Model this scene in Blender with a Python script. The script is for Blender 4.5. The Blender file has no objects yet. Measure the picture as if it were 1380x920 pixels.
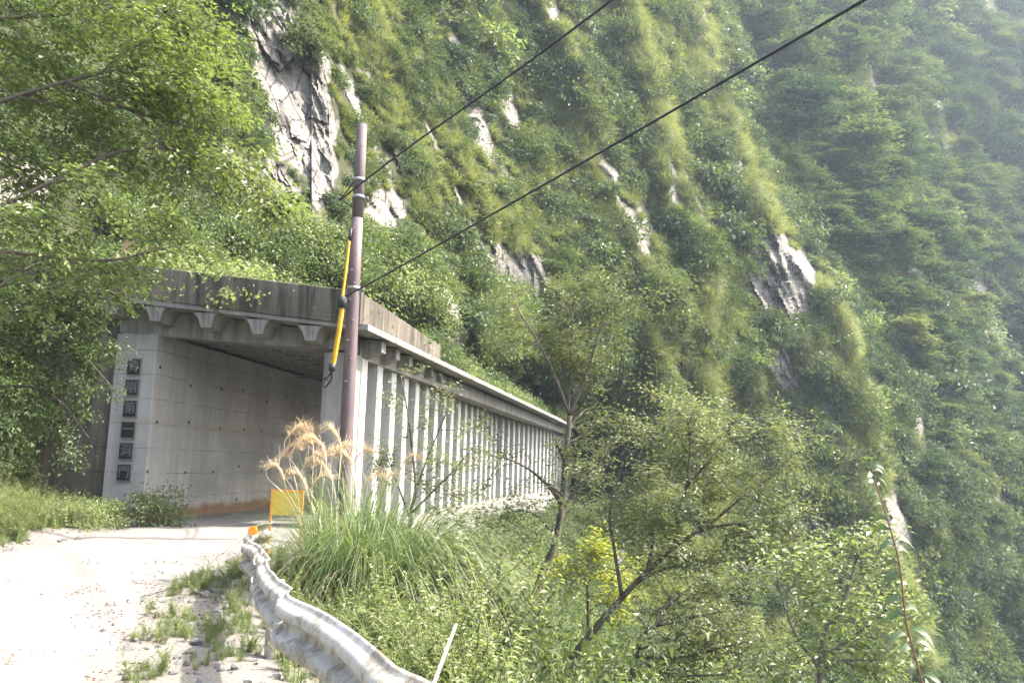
import bpy, math, random
import numpy as np
from mathutils import Vector, Matrix

random.seed(7)
rng = np.random.default_rng(11)
R = math.radians
SC = bpy.context.scene
COL = SC.collection

# ------------------------------------------------------------------ camera
FPX, PITCH, ROLL = 1150.0, R(8.41), R(1.7)
EYE = np.array([0.0, 0.0, 1.6])
FWD = np.array([0, math.cos(PITCH), math.sin(PITCH)])
UP0 = np.array([0, -math.sin(PITCH), math.cos(PITCH)])
RT0 = np.array([1.0, 0, 0])
IUP = math.cos(ROLL) * UP0 - math.sin(ROLL) * RT0
IRT = math.cos(ROLL) * RT0 + math.sin(ROLL) * UP0


def ray(px, py):
    return FWD + (px - 690) / FPX * IRT + (460 - py) / FPX * IUP


def at(px, py, Y):
    d = ray(px, py)
    return Vector(EYE + d * (Y / d[1]))


def on_z(px, py, z):
    d = ray(px, py)
    return Vector(EYE + d * ((z - 1.6) / d[2]))


cam = bpy.data.cameras.new('camera')
cam.sensor_width = 36
cam.lens = 36 * FPX / 1380
cam.clip_start = 0.05
cam.clip_end = 3000
co = bpy.data.objects.new('camera', cam)
COL.objects.link(co)
co.matrix_world = Matrix(((IRT[0], IUP[0], -FWD[0], EYE[0]), (IRT[1], IUP[1], -FWD[1], EYE[1]),
                          (IRT[2], IUP[2], -FWD[2], EYE[2]), (0, 0, 0, 1)))
SC.camera = co

# ------------------------------------------------------------------ light
SUN_AZ, SUN_EL = R(85), R(52)
SC.world = bpy.data.worlds.new('World')
SC.world.use_nodes = True
wn = SC.world.node_tree
bg = wn.nodes['Background']
sky = wn.nodes.new('ShaderNodeTexSky')
sky.sky_type = 'NISHITA'
sky.sun_disc = False
sky.sun_elevation = SUN_EL
sky.sun_rotation = SUN_AZ
sky.air_density = 1.0
sky.dust_density = 5.0
sky.ozone_density = 0.0
wn.links.new(sky.outputs[0], bg.inputs[0])
bg.inputs[1].default_value = 0.15
sl = bpy.data.lights.new('sun', 'SUN')
sl.energy = 2.7
sl.angle = R(1.2)
sl.color = (1.0, 0.95, 0.86)
so = bpy.data.objects.new('sun', sl)
COL.objects.link(so)
sdir = Vector((math.sin(SUN_AZ) * math.cos(SUN_EL), math.cos(SUN_AZ) * math.cos(SUN_EL), math.sin(SUN_EL)))
so.rotation_euler = sdir.to_track_quat('Z', 'Y').to_euler()
so.location = (60, 60, 120)
SC.view_settings.view_transform = 'Standard'
SC.view_settings.look = 'None'
SC.view_settings.gamma = 1
SC.view_settings.exposure = 2.55
SC.render.engine = 'CYCLES'
SC.cycles.use_denoising = True
SC.cycles.max_bounces = 6
SC.cycles.diffuse_bounces = 3
SC.cycles.glossy_bounces = 2
SC.cycles.transmission_bounces = 3
SC.cycles.transparent_max_bounces = 4
SC.cycles.volume_bounces = 1
SC.cycles.sample_clamp_indirect = 4
SC.cycles.use_adaptive_sampling = True
SC.cycles.adaptive_threshold = 0.02


# ------------------------------------------------------------------ noise (numpy)
def _h(i, j, k, s):
    n = (i * 374761393 + j * 668265263 + k * 2147483647 + s * 974711) & 0xffffffff
    n = ((n ^ (n >> 13)) * 1274126177) & 0xffffffff
    n = ((n ^ (n >> 15)) * 2246822519) & 0xffffffff
    return ((n ^ (n >> 16)) & 0xffffff) / float(0xffffff)


def vnoise(x, y, z, s=0):
    x, y, z = np.broadcast_arrays(np.asarray(x, float), np.asarray(y, float), np.asarray(z, float))
    i, j, k = np.floor(x).astype(np.int64), np.floor(y).astype(np.int64), np.floor(z).astype(np.int64)
    u, v, w = x - i, y - j, z - k
    u, v, w = [t * t * (3 - 2 * t) for t in (u, v, w)]
    r = 0
    for a in (0, 1):
        for b in (0, 1):
            for c in (0, 1):
                r = r + _h(i + a, j + b, k + c, s) * (u if a else 1 - u) * (v if b else 1 - v) * (w if c else 1 - w)
    return r * 2 - 1


def fbm(x, y, z, o=4, s=0, g=0.5):
    r, a, f = 0, 1, 1
    for n in range(o):
        r = r + a * vnoise(np.asarray(x) * f, np.asarray(y) * f, np.asarray(z) * f, s + n * 17)
        a *= g
        f *= 2.03
    return r


def worley(x, y, z, s=0):
    """a random value per cell: angular rock facets"""
    i, j, k = [np.floor(t).astype(np.int64) for t in (x, y, z)]
    best = np.full(x.shape, 9.0)
    val = np.zeros(x.shape)
    for a in (-1, 0, 1):
        for b in (-1, 0, 1):
            for c in (-1, 0, 1):
                ci, cj, ck = i + a, j + b, k + c
                px_ = ci + _h(ci, cj, ck, s + 1)
                py_ = cj + _h(ci, cj, ck, s + 2)
                pz_ = ck + _h(ci, cj, ck, s + 3)
                d = (px_ - x) ** 2 + (py_ - y) ** 2 + (pz_ - z) ** 2
                tilt = (_h(ci, cj, ck, s + 4) - .5) * (x - px_) + (_h(ci, cj, ck, s + 5) - .5) * (y - py_) + (_h(ci, cj, ck, s + 6) - .5) * (z - pz_)
                m = d < best
                best = np.where(m, d, best)
                val = np.where(m, .3 * (_h(ci, cj, ck, s + 7) - .5) + 1.9 * tilt, val)
    return val


# ------------------------------------------------------------------ mesh builder
class MB:
    def __init__(self):
        self.V, self.F, self.n = [], [], 0   # F blocks: (array (m,k), mat, tint array, smooth)

    def add(self, V, F, mat=0, tint=0.5, smooth=False):
        V = np.asarray(V, float).reshape(-1, 3)
        F = np.asarray(F, np.int64)
        t = np.broadcast_to(np.asarray(tint, float), (len(F),))
        self.F.append((F + self.n, mat, t, smooth))
        self.V.append(V)
        self.n += len(V)

    def box(self, x0, x1, y0, y1, z0, z1, mat=0, tint=.5):
        v = [(x, y, z) for z in (z0, z1) for y in (y0, y1) for x in (x0, x1)]
        self.add(v, [(0, 2, 3, 1), (4, 5, 7, 6), (0, 1, 5, 4), (2, 6, 7, 3), (0, 4, 6, 2), (1, 3, 7, 5)], mat, tint)

    def hexa(self, v, mat=0, tint=.5):
        self.add(v, [(0, 2, 3, 1), (4, 5, 7, 6), (0, 1, 5, 4), (2, 6, 7, 3), (0, 4, 6, 2), (1, 3, 7, 5)], mat, tint)

    def tube(self, pts, radii, sides=6, mat=0, tint=.5, cap=True):
        pts = [Vector(p) for p in pts]
        n = len(pts)
        if np.isscalar(radii):
            radii = [radii] * n
        T = [(pts[min(i + 1, n - 1)] - pts[max(i - 1, 0)]).normalized() for i in range(n)]
        a = T[0].orthogonal().normalized()
        V = []
        for i in range(n):
            a = (a - T[i] * a.dot(T[i]))
            a = a.normalized() if a.length > 1e-6 else T[i].orthogonal().normalized()
            b = T[i].cross(a)
            for k in range(sides):
                w = 2 * math.pi * k / sides
                V.append(pts[i] + (a * math.cos(w) + b * math.sin(w)) * radii[i])
        F = [(i * sides + k, i * sides + (k + 1) % sides, (i + 1) * sides + (k + 1) % sides, (i + 1) * sides + k)
             for i in range(n - 1) for k in range(sides)]
        self.add(V, F, mat, tint, True)
        if cap:
            base = self.n - len(V)
            for off in (0, (n - 1) * sides):
                idx = [base + off + k for k in range(sides)]
                if off == 0:
                    idx.reverse()
                self.F.append((np.array([idx], np.int64), mat, np.array([tint]), False))

    def leaves(self, P, A, N, L, Wd, tint, mat=0, fold=0.12):
        P, A, N = [np.asarray(t, float).reshape(-1, 3) for t in (P, A, N)]
        n = len(P)
        L = np.broadcast_to(np.asarray(L, float), (n,))[:, None]
        Wd = np.broadcast_to(np.asarray(Wd, float), (n,))[:, None]
        A = A / np.maximum(np.linalg.norm(A, axis=1, keepdims=True), 1e-6)
        S = np.cross(A, N)
        S /= np.maximum(np.linalg.norm(S, axis=1, keepdims=True), 1e-6)
        N2 = np.cross(S, A)
        mid = P + A * L * .45 + N2 * L * fold
        tip = P + A * L - N2 * L * fold * .8
        V = np.stack([P, mid + S * Wd * .5, tip, mid - S * Wd * .5], 1).reshape(-1, 3)
        F = np.arange(4 * n).reshape(n, 4)
        self.add(V, F, mat, tint)

    def blades(self, P, D, L, Wd, droop, tint, mat=0, seg=4):
        """grass blades bending over under their own weight"""
        P, D = [np.asarray(t, float).reshape(-1, 3) for t in (P, D)]
        n = len(P)
        L = np.broadcast_to(np.asarray(L, float), (n,))
        Wd = np.broadcast_to(np.asarray(Wd, float), (n,))
        droop = np.broadcast_to(np.asarray(droop, float), (n,))
        D = D / np.linalg.norm(D, axis=1, keepdims=True)
        hor = D * [1, 1, 0]
        hor /= np.maximum(np.linalg.norm(hor, axis=1, keepdims=True), 1e-3)
        S = np.stack([-hor[:, 1], hor[:, 0], np.zeros(n)], 1)
        cur, rows = P.copy(), []
        d = D.copy()
        for i in range(seg + 1):
            t = i / seg
            w = (Wd * (1 - t ** 1.6) * .5 + .0008)[:, None]
            rows.append(np.stack([cur - S * w, cur + S * w], 1))
            cur = cur + d * (L / seg)[:, None]
            d = d + (hor * .35 + np.array([0, 0, -1.0])) * (droop / seg * (0.4 + 1.3 * t))[:, None]
            d /= np.linalg.norm(d, axis=1, keepdims=True)
        V = np.stack(rows, 1).reshape(n, -1, 3)          # n, (seg+1)*2, 3
        m = (seg + 1) * 2
        base = np.arange(n)[:, None, None] * m
        q = np.array([[2 * i, 2 * i + 1, 2 * i + 3, 2 * i + 2] for i in range(seg)])[None]
        F = (base + q).reshape(-1, 4)
        self.add(V.reshape(-1, 3), F, mat, np.repeat(np.broadcast_to(np.asarray(tint, float), (n,)), seg))

    def mesh(self, name, mats):
        V = np.concatenate(self.V)
        me = bpy.data.meshes.new(name)
        me.vertices.add(len(V))
        me.vertices.foreach_set('co', V.astype(np.float32).ravel())
        lt = np.concatenate([np.full(len(f), f.shape[1]) for f, _, _, _ in self.F])
        vi = np.concatenate([f.ravel() for f, _, _, _ in self.F])
        me.loops.add(len(vi))
        me.loops.foreach_set('vertex_index', vi.astype(np.int32))
        me.polygons.add(len(lt))
        me.polygons.foreach_set('loop_start', np.concatenate([[0], np.cumsum(lt)[:-1]]).astype(np.int32))
        me.polygons.foreach_set('material_index', np.concatenate([np.full(len(f), m) for f, m, _, _ in self.F]).astype(np.int32))
        me.polygons.foreach_set('use_smooth', np.concatenate([np.full(len(f), s) for f, _, _, s in self.F]))
        me.update(calc_edges=True)
        at_ = me.attributes.new('tint', 'FLOAT', 'FACE')
        at_.data.foreach_set('value', np.concatenate([t for _, _, t, _ in self.F]).astype(np.float32))
        for m in (mats if isinstance(mats, (list, tuple)) else [mats]):
            me.materials.append(m)
        return me

    def build(self, name, mats, parent=None, bevel=0):
        o = bpy.data.objects.new(name, self.mesh(name, mats))
        COL.objects.link(o)
        if parent:
            o.parent = parent
        if bevel:
            b = o.modifiers.new('edge_wear', 'BEVEL')
            b.width = bevel
            b.segments = 2
            b.limit_method = 'ANGLE'
        return o


def tag(o, label=None, cat=None, group=None, kind=None):
    if label: o['label'] = label
    if cat: o['category'] = cat
    if group: o['group'] = group
    if kind: o['kind'] = kind
    return o


def empty(name, loc, label, cat, group=None, rz=0):
    o = bpy.data.objects.new(name, None)
    o.empty_display_size = .2
    COL.objects.link(o)
    o.location = loc
    o.rotation_euler = (0, 0, rz)
    o['label'] = label
    o['category'] = cat
    if group: o['group'] = group
    return o


def child(name, me, parent, loc=(0, 0, 0), rot=(0, 0, 0), scale=(1, 1, 1)):
    o = bpy.data.objects.new(name, me)
    COL.objects.link(o)
    o.parent = parent
    o.location, o.rotation_euler, o.scale = loc, rot, scale
    return o


def smooth_line(pts, n=8):
    P = [Vector(p) for p in pts]
    P = [P[0] * 2 - P[1]] + P + [P[-1] * 2 - P[-2]]
    out = []
    for i in range(1, len(P) - 2):
        for k in range(n):
            t = k / n
            a, b, c, d = P[i - 1], P[i], P[i + 1], P[i + 2]
            out.append(.5 * ((2 * b) + (c - a) * t + (2 * a - 5 * b + 4 * c - d) * t * t + (3 * b - a - 3 * c + d) * t ** 3))
    out.append(P[-2])
    return out


# ------------------------------------------------------------------ materials
class NT:
    def __init__(self, name):
        self.m = bpy.data.materials.new(name)
        self.m.use_nodes = True
        self.t = self.m.node_tree
        self.b = self.t.nodes['Principled BSDF']
        self.out = self.t.nodes['Material Output']

    def n(self, typ, **kw):
        nd = self.t.nodes.new('ShaderNode' + typ)
        for k, v in kw.items():
            if k.startswith('i_'):
                key = k[2:]
                nd.inputs[int(key) if key.isdigit() else key].default_value = v
            else:
                setattr(nd, k, v)
        return nd

    def l(self, a, b):
        self.t.links.new(a, b)

    def coord(self, kind='Object', scale=(1, 1, 1), rot=(0, 0, 0)):
        c = self.n('TexCoord')
        mp = self.n('Mapping')
        mp.inputs['Scale'].default_value = scale
        mp.inputs['Rotation'].default_value = rot
        self.l(c.outputs[kind], mp.inputs[0])
        return mp.outputs[0]

    def noise(self, vec, scale, detail=5, rough=.6, dist=0):
        nd = self.n('TexNoise')
        nd.inputs['Scale'].default_value = scale
        nd.inputs['Detail'].default_value = detail
        nd.inputs['Roughness'].default_value = rough
        nd.inputs['Distortion'].default_value = dist
        if vec is not None: self.l(vec, nd.inputs['Vector'])
        return nd.outputs[0]

    def ramp(self, fac, stops):
        nd = self.n('ValToRGB')
        e = nd.color_ramp.elements
        while len(e) < len(stops): e.new(.5)
        for q, (p, c) in zip(e, stops):
            q.position = p
            q.color = (*c, 1) if len(c) == 3 else c
        self.l(fac, nd.inputs[0])
        return nd.outputs[0]

    def mix(self, fac, a, b, mode='MIX'):
        nd = self.n('MixRGB', blend_type=mode)
        for s, v in ((0, fac), (1, a), (2, b)):
            if isinstance(v, (int, float)): nd.inputs[s].default_value = v
            elif isinstance(v, tuple): nd.inputs[s].default_value = (*v, 1)
            else: self.l(v, nd.inputs[s])
        return nd.outputs[0]

    def math(self, op, a, b=None):
        nd = self.n('Math', operation=op)
        for s, v in ((0, a), (1, b)):
            if v is None: continue
            if isinstance(v, (int, float)): nd.inputs[s].default_value = v
            else: self.l(v, nd.inputs[s])
        return nd.outputs[0]

    def bump(self, h, strength=.4, dist=.05):
        nd = self.n('Bump')
        nd.inputs['Strength'].default_value = strength
        nd.inputs['Distance'].default_value = dist
        self.l(h, nd.inputs['Height'])
        self.l(nd.outputs[0], self.b.inputs['Normal'])

    def fin(self, col, rough=.85, spec=.3):
        if isinstance(col, tuple): self.b.inputs['Base Color'].default_value = (*col, 1)
        else: self.l(col, self.b.inputs['Base Color'])
        self.b.inputs['Roughness'].default_value = rough
        self.b.inputs['Specular IOR Level'].default_value = spec
        return self.m


def leaf_mat(name, dark, mid, light, trans=.35, rough=.45, spec=.35, patch=.12, hue=.3):
    t = NT(name)
    a = t.n('Attribute', attribute_name='tint')
    oi = t.n('ObjectInfo')
    g = t.n('NewGeometry')
    nz = t.noise(g.outputs['Position'], patch, 3)
    v = t.math('ADD', t.math('MULTIPLY', a.outputs['Fac'], .5), t.math('MULTIPLY', oi.outputs['Random'], hue))
    v = t.math('SUBTRACT', v, hue / 2 - .125)
    v = t.math('ADD', v, t.math('MULTIPLY', t.math('SUBTRACT', nz, .5), 1.0))
    v = t.math('ADD', v, .1)
    col = t.ramp(v, [(0.08, dark), (.5, mid), (.92, light)])
    t.fin(col, rough, spec)
    tr = t.n('BsdfTranslucent')
    c2 = t.mix(1.0, col, (1.3, 1.35, .75), 'MULTIPLY')
    t.l(c2, tr.inputs[0])
    ms = t.n('MixShader')
    ms.inputs[0].default_value = trans
    t.l(t.b.outputs[0], ms.inputs[1])
    t.l(tr.outputs[0], ms.inputs[2])
    t.l(ms.outputs[0], t.out.inputs[0])
    return t.m


def bark_mat(name, a, b):
    t = NT(name)
    v = t.coord('Object', (1, 1, .35))
    n = t.noise(v, 14, 6, .7)
    t.bump(n, .5, .02)
    return t.fin(t.ramp(n, [(.3, a), (.7, b)]), .9, .15)


def concrete_mat(name, lo, hi, stain, stain_amt=.6, lines=True, holes=False, axis='y', rust=False):
    t = NT(name)
    v = t.coord('Object')
    n1 = t.noise(v, .9, 6, .6)
    n2 = t.noise(v, 14, 5, .7)
    col = t.ramp(n1, [(.3, lo), (.7, hi)])
    col = t.mix(.22, col, t.ramp(n2, [(.3, lo), (.7, hi)]))
    # rain streaks: noise drawn out along z
    st = t.noise(t.coord('Object', (2.6, 2.6, .16)), 1.6, 6, .7)
    st2 = t.noise(v, .5, 3)
    f = t.math('MULTIPLY', t.ramp(st, [(.43, (0, 0, 0)), (.58, (1, 1, 1))]), t.ramp(st2, [(.35, (.25,) * 3), (.65, (1, 1, 1))]))
    f = t.math('MULTIPLY', f, stain_amt)
    col = t.mix(f, col, stain)
    sep = t.n('SeparateXYZ')
    t.l(v, sep.inputs[0])
    if lines:
        # form-board joints every 0.9 m, weak and broken
        z = t.math('FRACT', t.math('DIVIDE', t.math('ADD', sep.outputs[2], .35), .62))
        ln = t.math('LESS_THAN', t.math('ABSOLUTE', t.math('SUBTRACT', z, .5)), .024)
        yy = t.math('FRACT', t.math('DIVIDE', sep.outputs[1], 1.8))
        ly = t.math('LESS_THAN', t.math('ABSOLUTE', t.math('SUBTRACT', yy, .5)), .005)
        ln = t.math('MAXIMUM', ln, ly)
        brk = t.ramp(t.noise(t.coord('Object', (1, 1, 1)), 1.3, 4), [(.38, (0, 0, 0)), (.62, (1, 1, 1))])
        ln = t.math('MULTIPLY', t.math('MULTIPLY', ln, brk), .75)
        col = t.mix(ln, col, tuple(c * .45 for c in lo))
    if holes:
        vo = t.n('TexVoronoi', voronoi_dimensions='2D')
        vo.inputs['Randomness'].default_value = .35
        vo.inputs['Scale'].default_value = 1
        cx = t.n('CombineXYZ')
        t.l(t.math('MULTIPLY', sep.outputs[1], .62), cx.inputs[0])
        t.l(t.math('MULTIPLY', sep.outputs[2], .85), cx.inputs[1])
        t.l(cx.outputs[0], vo.inputs['Vector'])
        hl = t.math('LESS_THAN', vo.outputs['Distance'], .034)
        # the seam between two pours, with a brownish band under it
        bz = t.math('ADD', sep.outputs[2], t.math('MULTIPLY', t.noise(v, .7, 3), .25))
        bz = t.math('ABSOLUTE', t.math('SUBTRACT', bz, 2.62))
        col = t.mix(t.math('MULTIPLY', t.ramp(bz, [(.0, (1, 1, 1)), (.22, (0, 0, 0))]), .35), col, (.24, .2, .15))
        blot = t.ramp(t.noise(t.coord('Object', (1, .4, .8)), .6, 5, .65), [(.48, (0, 0, 0)), (.66, (.6, .6, .6))])
        col = t.mix(blot, col, (.17, .166, .156))
        col = t.mix(hl, col, (.03, .03, .03))
    if rust:
        rz = t.math('ADD', sep.outputs[2], t.math('MULTIPLY', t.noise(v, 1.5, 4), -.45))
        rf = t.ramp(rz, [(.0, (1, 1, 1)), (.16, (0, 0, 0))])
        col = t.mix(t.math('MULTIPLY', rf, .85), col, (.16, .085, .04))
    h = t.math('ADD', n2, t.math('MULTIPLY', n1, .7))
    t.bump(h, .25, .02)
    return t.fin(col, .9, .2)


M = {}
M['wall'] = concrete_mat('wall_concrete', (.26, .254, .236), (.345, .337, .315), (.16, .15, .13), .45, True, True, rust=True)
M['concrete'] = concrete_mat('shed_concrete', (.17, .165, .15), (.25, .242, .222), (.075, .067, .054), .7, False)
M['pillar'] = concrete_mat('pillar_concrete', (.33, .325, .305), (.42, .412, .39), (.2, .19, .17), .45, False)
M['parapet'] = concrete_mat('stained_parapet', (.075, .065, .05), (.16, .142, .115), (.011, .013, .01), .97, False)
M['mossy'] = concrete_mat('damp_wing_wall', (.08, .07, .054), (.15, .135, .108), (.02, .018, .014), .95, True)


def rock_material(name, a, b, c, scale=.35):
    t = NT(name)
    v = t.coord('Object')
    n1 = t.noise(v, scale, 8, .65, .6)
    st = t.noise(t.coord('Object', (.5, .5, 2.4), (R(38), R(25), 0)), scale * 2.2, 7, .7, .4)
    n3 = t.noise(v, scale * 9, 6, .7)
    col = t.ramp(st, [(.3, a), (.5, b), (.68, c)])
    col = t.mix(t.ramp(n1, [(.4, (0, 0, 0)), (.62, (.6, .6, .6))]), col, tuple(x * .55 for x in b))
    col = t.mix(.35, col, t.ramp(n3, [(.3, a), (.7, c)]))
    vo = t.n('TexVoronoi', feature='DISTANCE_TO_EDGE')
    vo.inputs['Scale'].default_value = scale * 3
    mp = t.coord('Object', (1, 1, .45), (R(30), R(35), 0))
    t.l(mp, vo.inputs['Vector'])
    crack = t.ramp(vo.outputs['Distance'], [(0, (0, 0, 0)), (.06, (1, 1, 1))])
    col = t.mix(t.math('SUBTRACT', 1.0, crack), col, tuple(x * .5 for x in a))
    h = t.math('ADD', t.math('ADD', t.math('MULTIPLY', st, 1.6), n3), t.math('MULTIPLY', crack, .35))
    t.bump(h, .6, .12)
    return t, col


# cliff: rock with soil and moss where the mask says so
t, rc = rock_material('cliff_rock', (.085, .076, .066), (.175, .16, .138), (.31, .295, .265))
mk = t.n('Attribute', attribute_name='rock')
soil = t.ramp(t.noise(t.coord('Object'), .8, 6, .7), [(.3, (.02, .024, .010)), (.7, (.05, .056, .022))])
dk = t.n('Attribute', attribute_name='dark_rock')
rc = t.mix(t.math('MULTIPLY', dk.outputs['Fac'], .75), rc, (.06, .055, .055))  # one oval patch of rock is coloured darker
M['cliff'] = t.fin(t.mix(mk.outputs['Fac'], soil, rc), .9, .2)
t, rc = rock_material('loose_stone', (.14, .135, .125), (.25, .24, .225), (.38, .37, .35), 6)
M['stone'] = t.fin(rc, .9, .2)

t = NT('shoulder_soil')
v = t.coord('Object')
n = t.noise(v, 1.2, 7, .7)
n2 = t.noise(v, 30, 4, .7)
c = t.ramp(n, [(.3, (.16, .145, .12)), (.55, (.14, .127, .107)), (.75, (.21, .195, .172))])
c = t.mix(.35, c, t.ramp(n2, [(.3, (.1, .09, .08)), (.7, (.34, .33, .31))]))
br = t.n('Attribute', attribute_name='bare')
c = t.mix(br.outputs['Fac'], t.ramp(n, [(.3, (.045, .04, .026)), (.7, (.10, .088, .062))]), c)
t.bump(n2, .6, .03)
M['soil'] = t.fin(c, .95, .1)

t = NT('pale_gravel_road')
v = t.coord('Object')
n = t.noise(v, .55, 6, .65)
n2 = t.noise(v, 42, 3, .7)
n3 = t.noise(v, 5, 5, .7)
c = t.ramp(n, [(.3, (.145, .135, .123)), (.7, (.2, .192, .18))])
c = t.mix(t.ramp(n3, [(.5, (0, 0, 0)), (.75, (.4, .4, .4))]), c, (.115, .1, .088))
c = t.mix(.4, c, t.ramp(n2, [(.3, (.075, .07, .066)), (.7, (.28, .272, .26))]))
t.bump(n2, .5, .02)
M['road'] = t.fin(c, .95, .1)

t = NT('dirty_white_paint')
v = t.coord('Object')
n = t.noise(v, 3.2, 7, .72)
n2 = t.noise(v, 28, 5, .75)
st = t.noise(t.coord('Object', (1, 1, 1.6)), 6, 7, .75)
c = t.ramp(n, [(.3, (.33, .315, .265)), (.6, (.46, .445, .395))])
c = t.mix(t.ramp(n2, [(.56, (0, 0, 0)), (.72, (.5, .5, .5))]), c, (.17, .15, .115))
nb = t.noise(v, 4.5, 7, .72)
c = t.mix(t.ramp(nb, [(.48, (0, 0, 0)), (.6, (.8, .8, .8))]), c, (.15, .125, .085))
c = t.mix(t.ramp(st, [(.52, (0, 0, 0)), (.68, (.8, .8, .8))]), c, (.12, .07, .04))
t.bump(n2, .25, .01)
M['rail'] = t.fin(c, .6, .35)


def plain(name, a, b, scale=6, rough=.6, metallic=0, spec=.4, bump=.15, stretch=(1, 1, 1)):
    t = NT(name)
    n = t.noise(t.coord('Object', stretch), scale, 5, .65)
    t.bump(n, bump, .01)
    t.b.inputs['Metallic'].default_value = metallic
    return t.fin(t.ramp(n, [(.3, a), (.7, b)]), rough, spec)


M['pole'] = plain('weathered_purple_pole', (.075, .052, .054), (.125, .092, .095), 3, .65, stretch=(2, 2, .4))
M['pole_top'] = plain('weathered_grey_pole', (.08, .06, .058), (.135, .106, .103), 3, .7, stretch=(2, 2, .4))
M['galv'] = plain('galvanised_steel', (.18, .18, .18), (.28, .28, .28), 9, .6, .4)
M['black'] = plain('black_rubber', (.012, .012, .013), (.03, .03, .032), 9, .55)
M['yellow'] = plain('yellow_plastic', (.42, .22, .012), (.56, .31, .025), 4, .45)
M['board'] = plain('faded_yellow_board', (.45, .31, .03), (.52, .38, .055), 5, .6)
M['orange'] = plain('orange_edge', (.55, .2, .03), (.62, .27, .05), 5, .6)
M['reflector'] = plain('orange_reflector', (.75, .22, .01), (.85, .28, .02), 5, .3)
M['plaque'] = plain('black_stone_plaque', (.012, .013, .013), (.025, .026, .026), 12, .35)
M['letter'] = plain('grey_engraving', (.09, .095, .095), (.15, .155, .155), 12, .7)
M['wood'] = plain('old_brown_board', (.14, .085, .05), (.22, .14, .09), 8, .85)
M['bark'] = bark_mat('dark_bark', (.05, .042, .034), (.15, .125, .1))
M['bark_grey'] = bark_mat('grey_twigs', (.09, .08, .065), (.2, .18, .15))
M['stem'] = plain('reddish_stem', (.12, .06, .032), (.19, .095, .05), 20, .5)
M['stalk_green'] = plain('green_stalk', (.09, .11, .035), (.16, .17, .07), 20, .6)
M['cane'] = plain('dry_cane', (.55, .48, .34), (.66, .6, .46), 20, .7)
M['rust'] = plain('rusty_concrete', (.35, .2, .08), (.45, .3, .15), 3, .85)
M['plume'] = leaf_mat('dry_plume', (.38, .26, .21), (.54, .41, .35), (.7, .6, .53), .4, .7, .1)
M['litter'] = leaf_mat('dead_leaves', (.05, .025, .017), (.12, .068, .05), (.22, .15, .115), .1, .7, .1)
M['lf_sun'] = leaf_mat('sunny_leaves', (.05, .08, .025), (.108, .15, .05), (.19, .225, .085), .42, .4, .5)
M['lf_mid'] = leaf_mat('mid_green_leaves', (.035, .06, .022), (.08, .115, .042), (.16, .185, .08), .36, .5, .35)
M['lf_olive'] = leaf_mat('olive_leaves', (.06, .078, .038), (.125, .15, .078), (.225, .24, .14), .45, .42, .45)
M['pampas'] = leaf_mat('pampas_blades', (.07, .105, .045), (.15, .2, .095), (.32, .36, .25), .4, .45, .4, .5)
M['lf_stalk'] = leaf_mat('stalk_leaves', (.05, .085, .03), (.085, .13, .045), (.14, .185, .08), .3, .35, .5)
M['lf_dark'] = leaf_mat('dark_green_leaves', (.03, .05, .022), (.062, .092, .04), (.11, .14, .06), .33, .6, .25)
M['lf_yel'] = leaf_mat('yellow_green_leaves', (.14, .17, .02), (.24, .26, .04), (.34, .33, .06), .5)
M['lf_weed'] = leaf_mat('weed_leaves', (.09, .125, .04), (.185, .23, .09), (.33, .355, .2), .4, .4, .5)
M['lf_pale'] = leaf_mat('pale_sunlit_leaves', (.12, .15, .06), (.24, .27, .15), (.42, .44, .33), .35)  # glare of the sun painted in as a whitish leaf colour
M['lf_cliff'] = leaf_mat('cliff_leaves', (.03, .05, .018), (.085, .115, .04), (.18, .2, .08), .35, .75, .1, .07)
M['lf_forest'] = leaf_mat('forest_leaves', (.024, .048, .022), (.06, .095, .042), (.16, .185, .075), .35, .75, .1, .05, .8)
M['grass'] = leaf_mat('grass_blades', (.07, .105, .03), (.15, .19, .075), (.28, .3, .16), .4, .45, .4)
M['grass_cliff'] = leaf_mat('cliff_grass_blades', (.08, .10, .028), (.15, .175, .05), (.25, .26, .1), .4, .6, .2, .07)


def unit(n):
    v = rng.normal(size=(n, 3))
    return v / np.linalg.norm(v, axis=1, keepdims=True)


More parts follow.
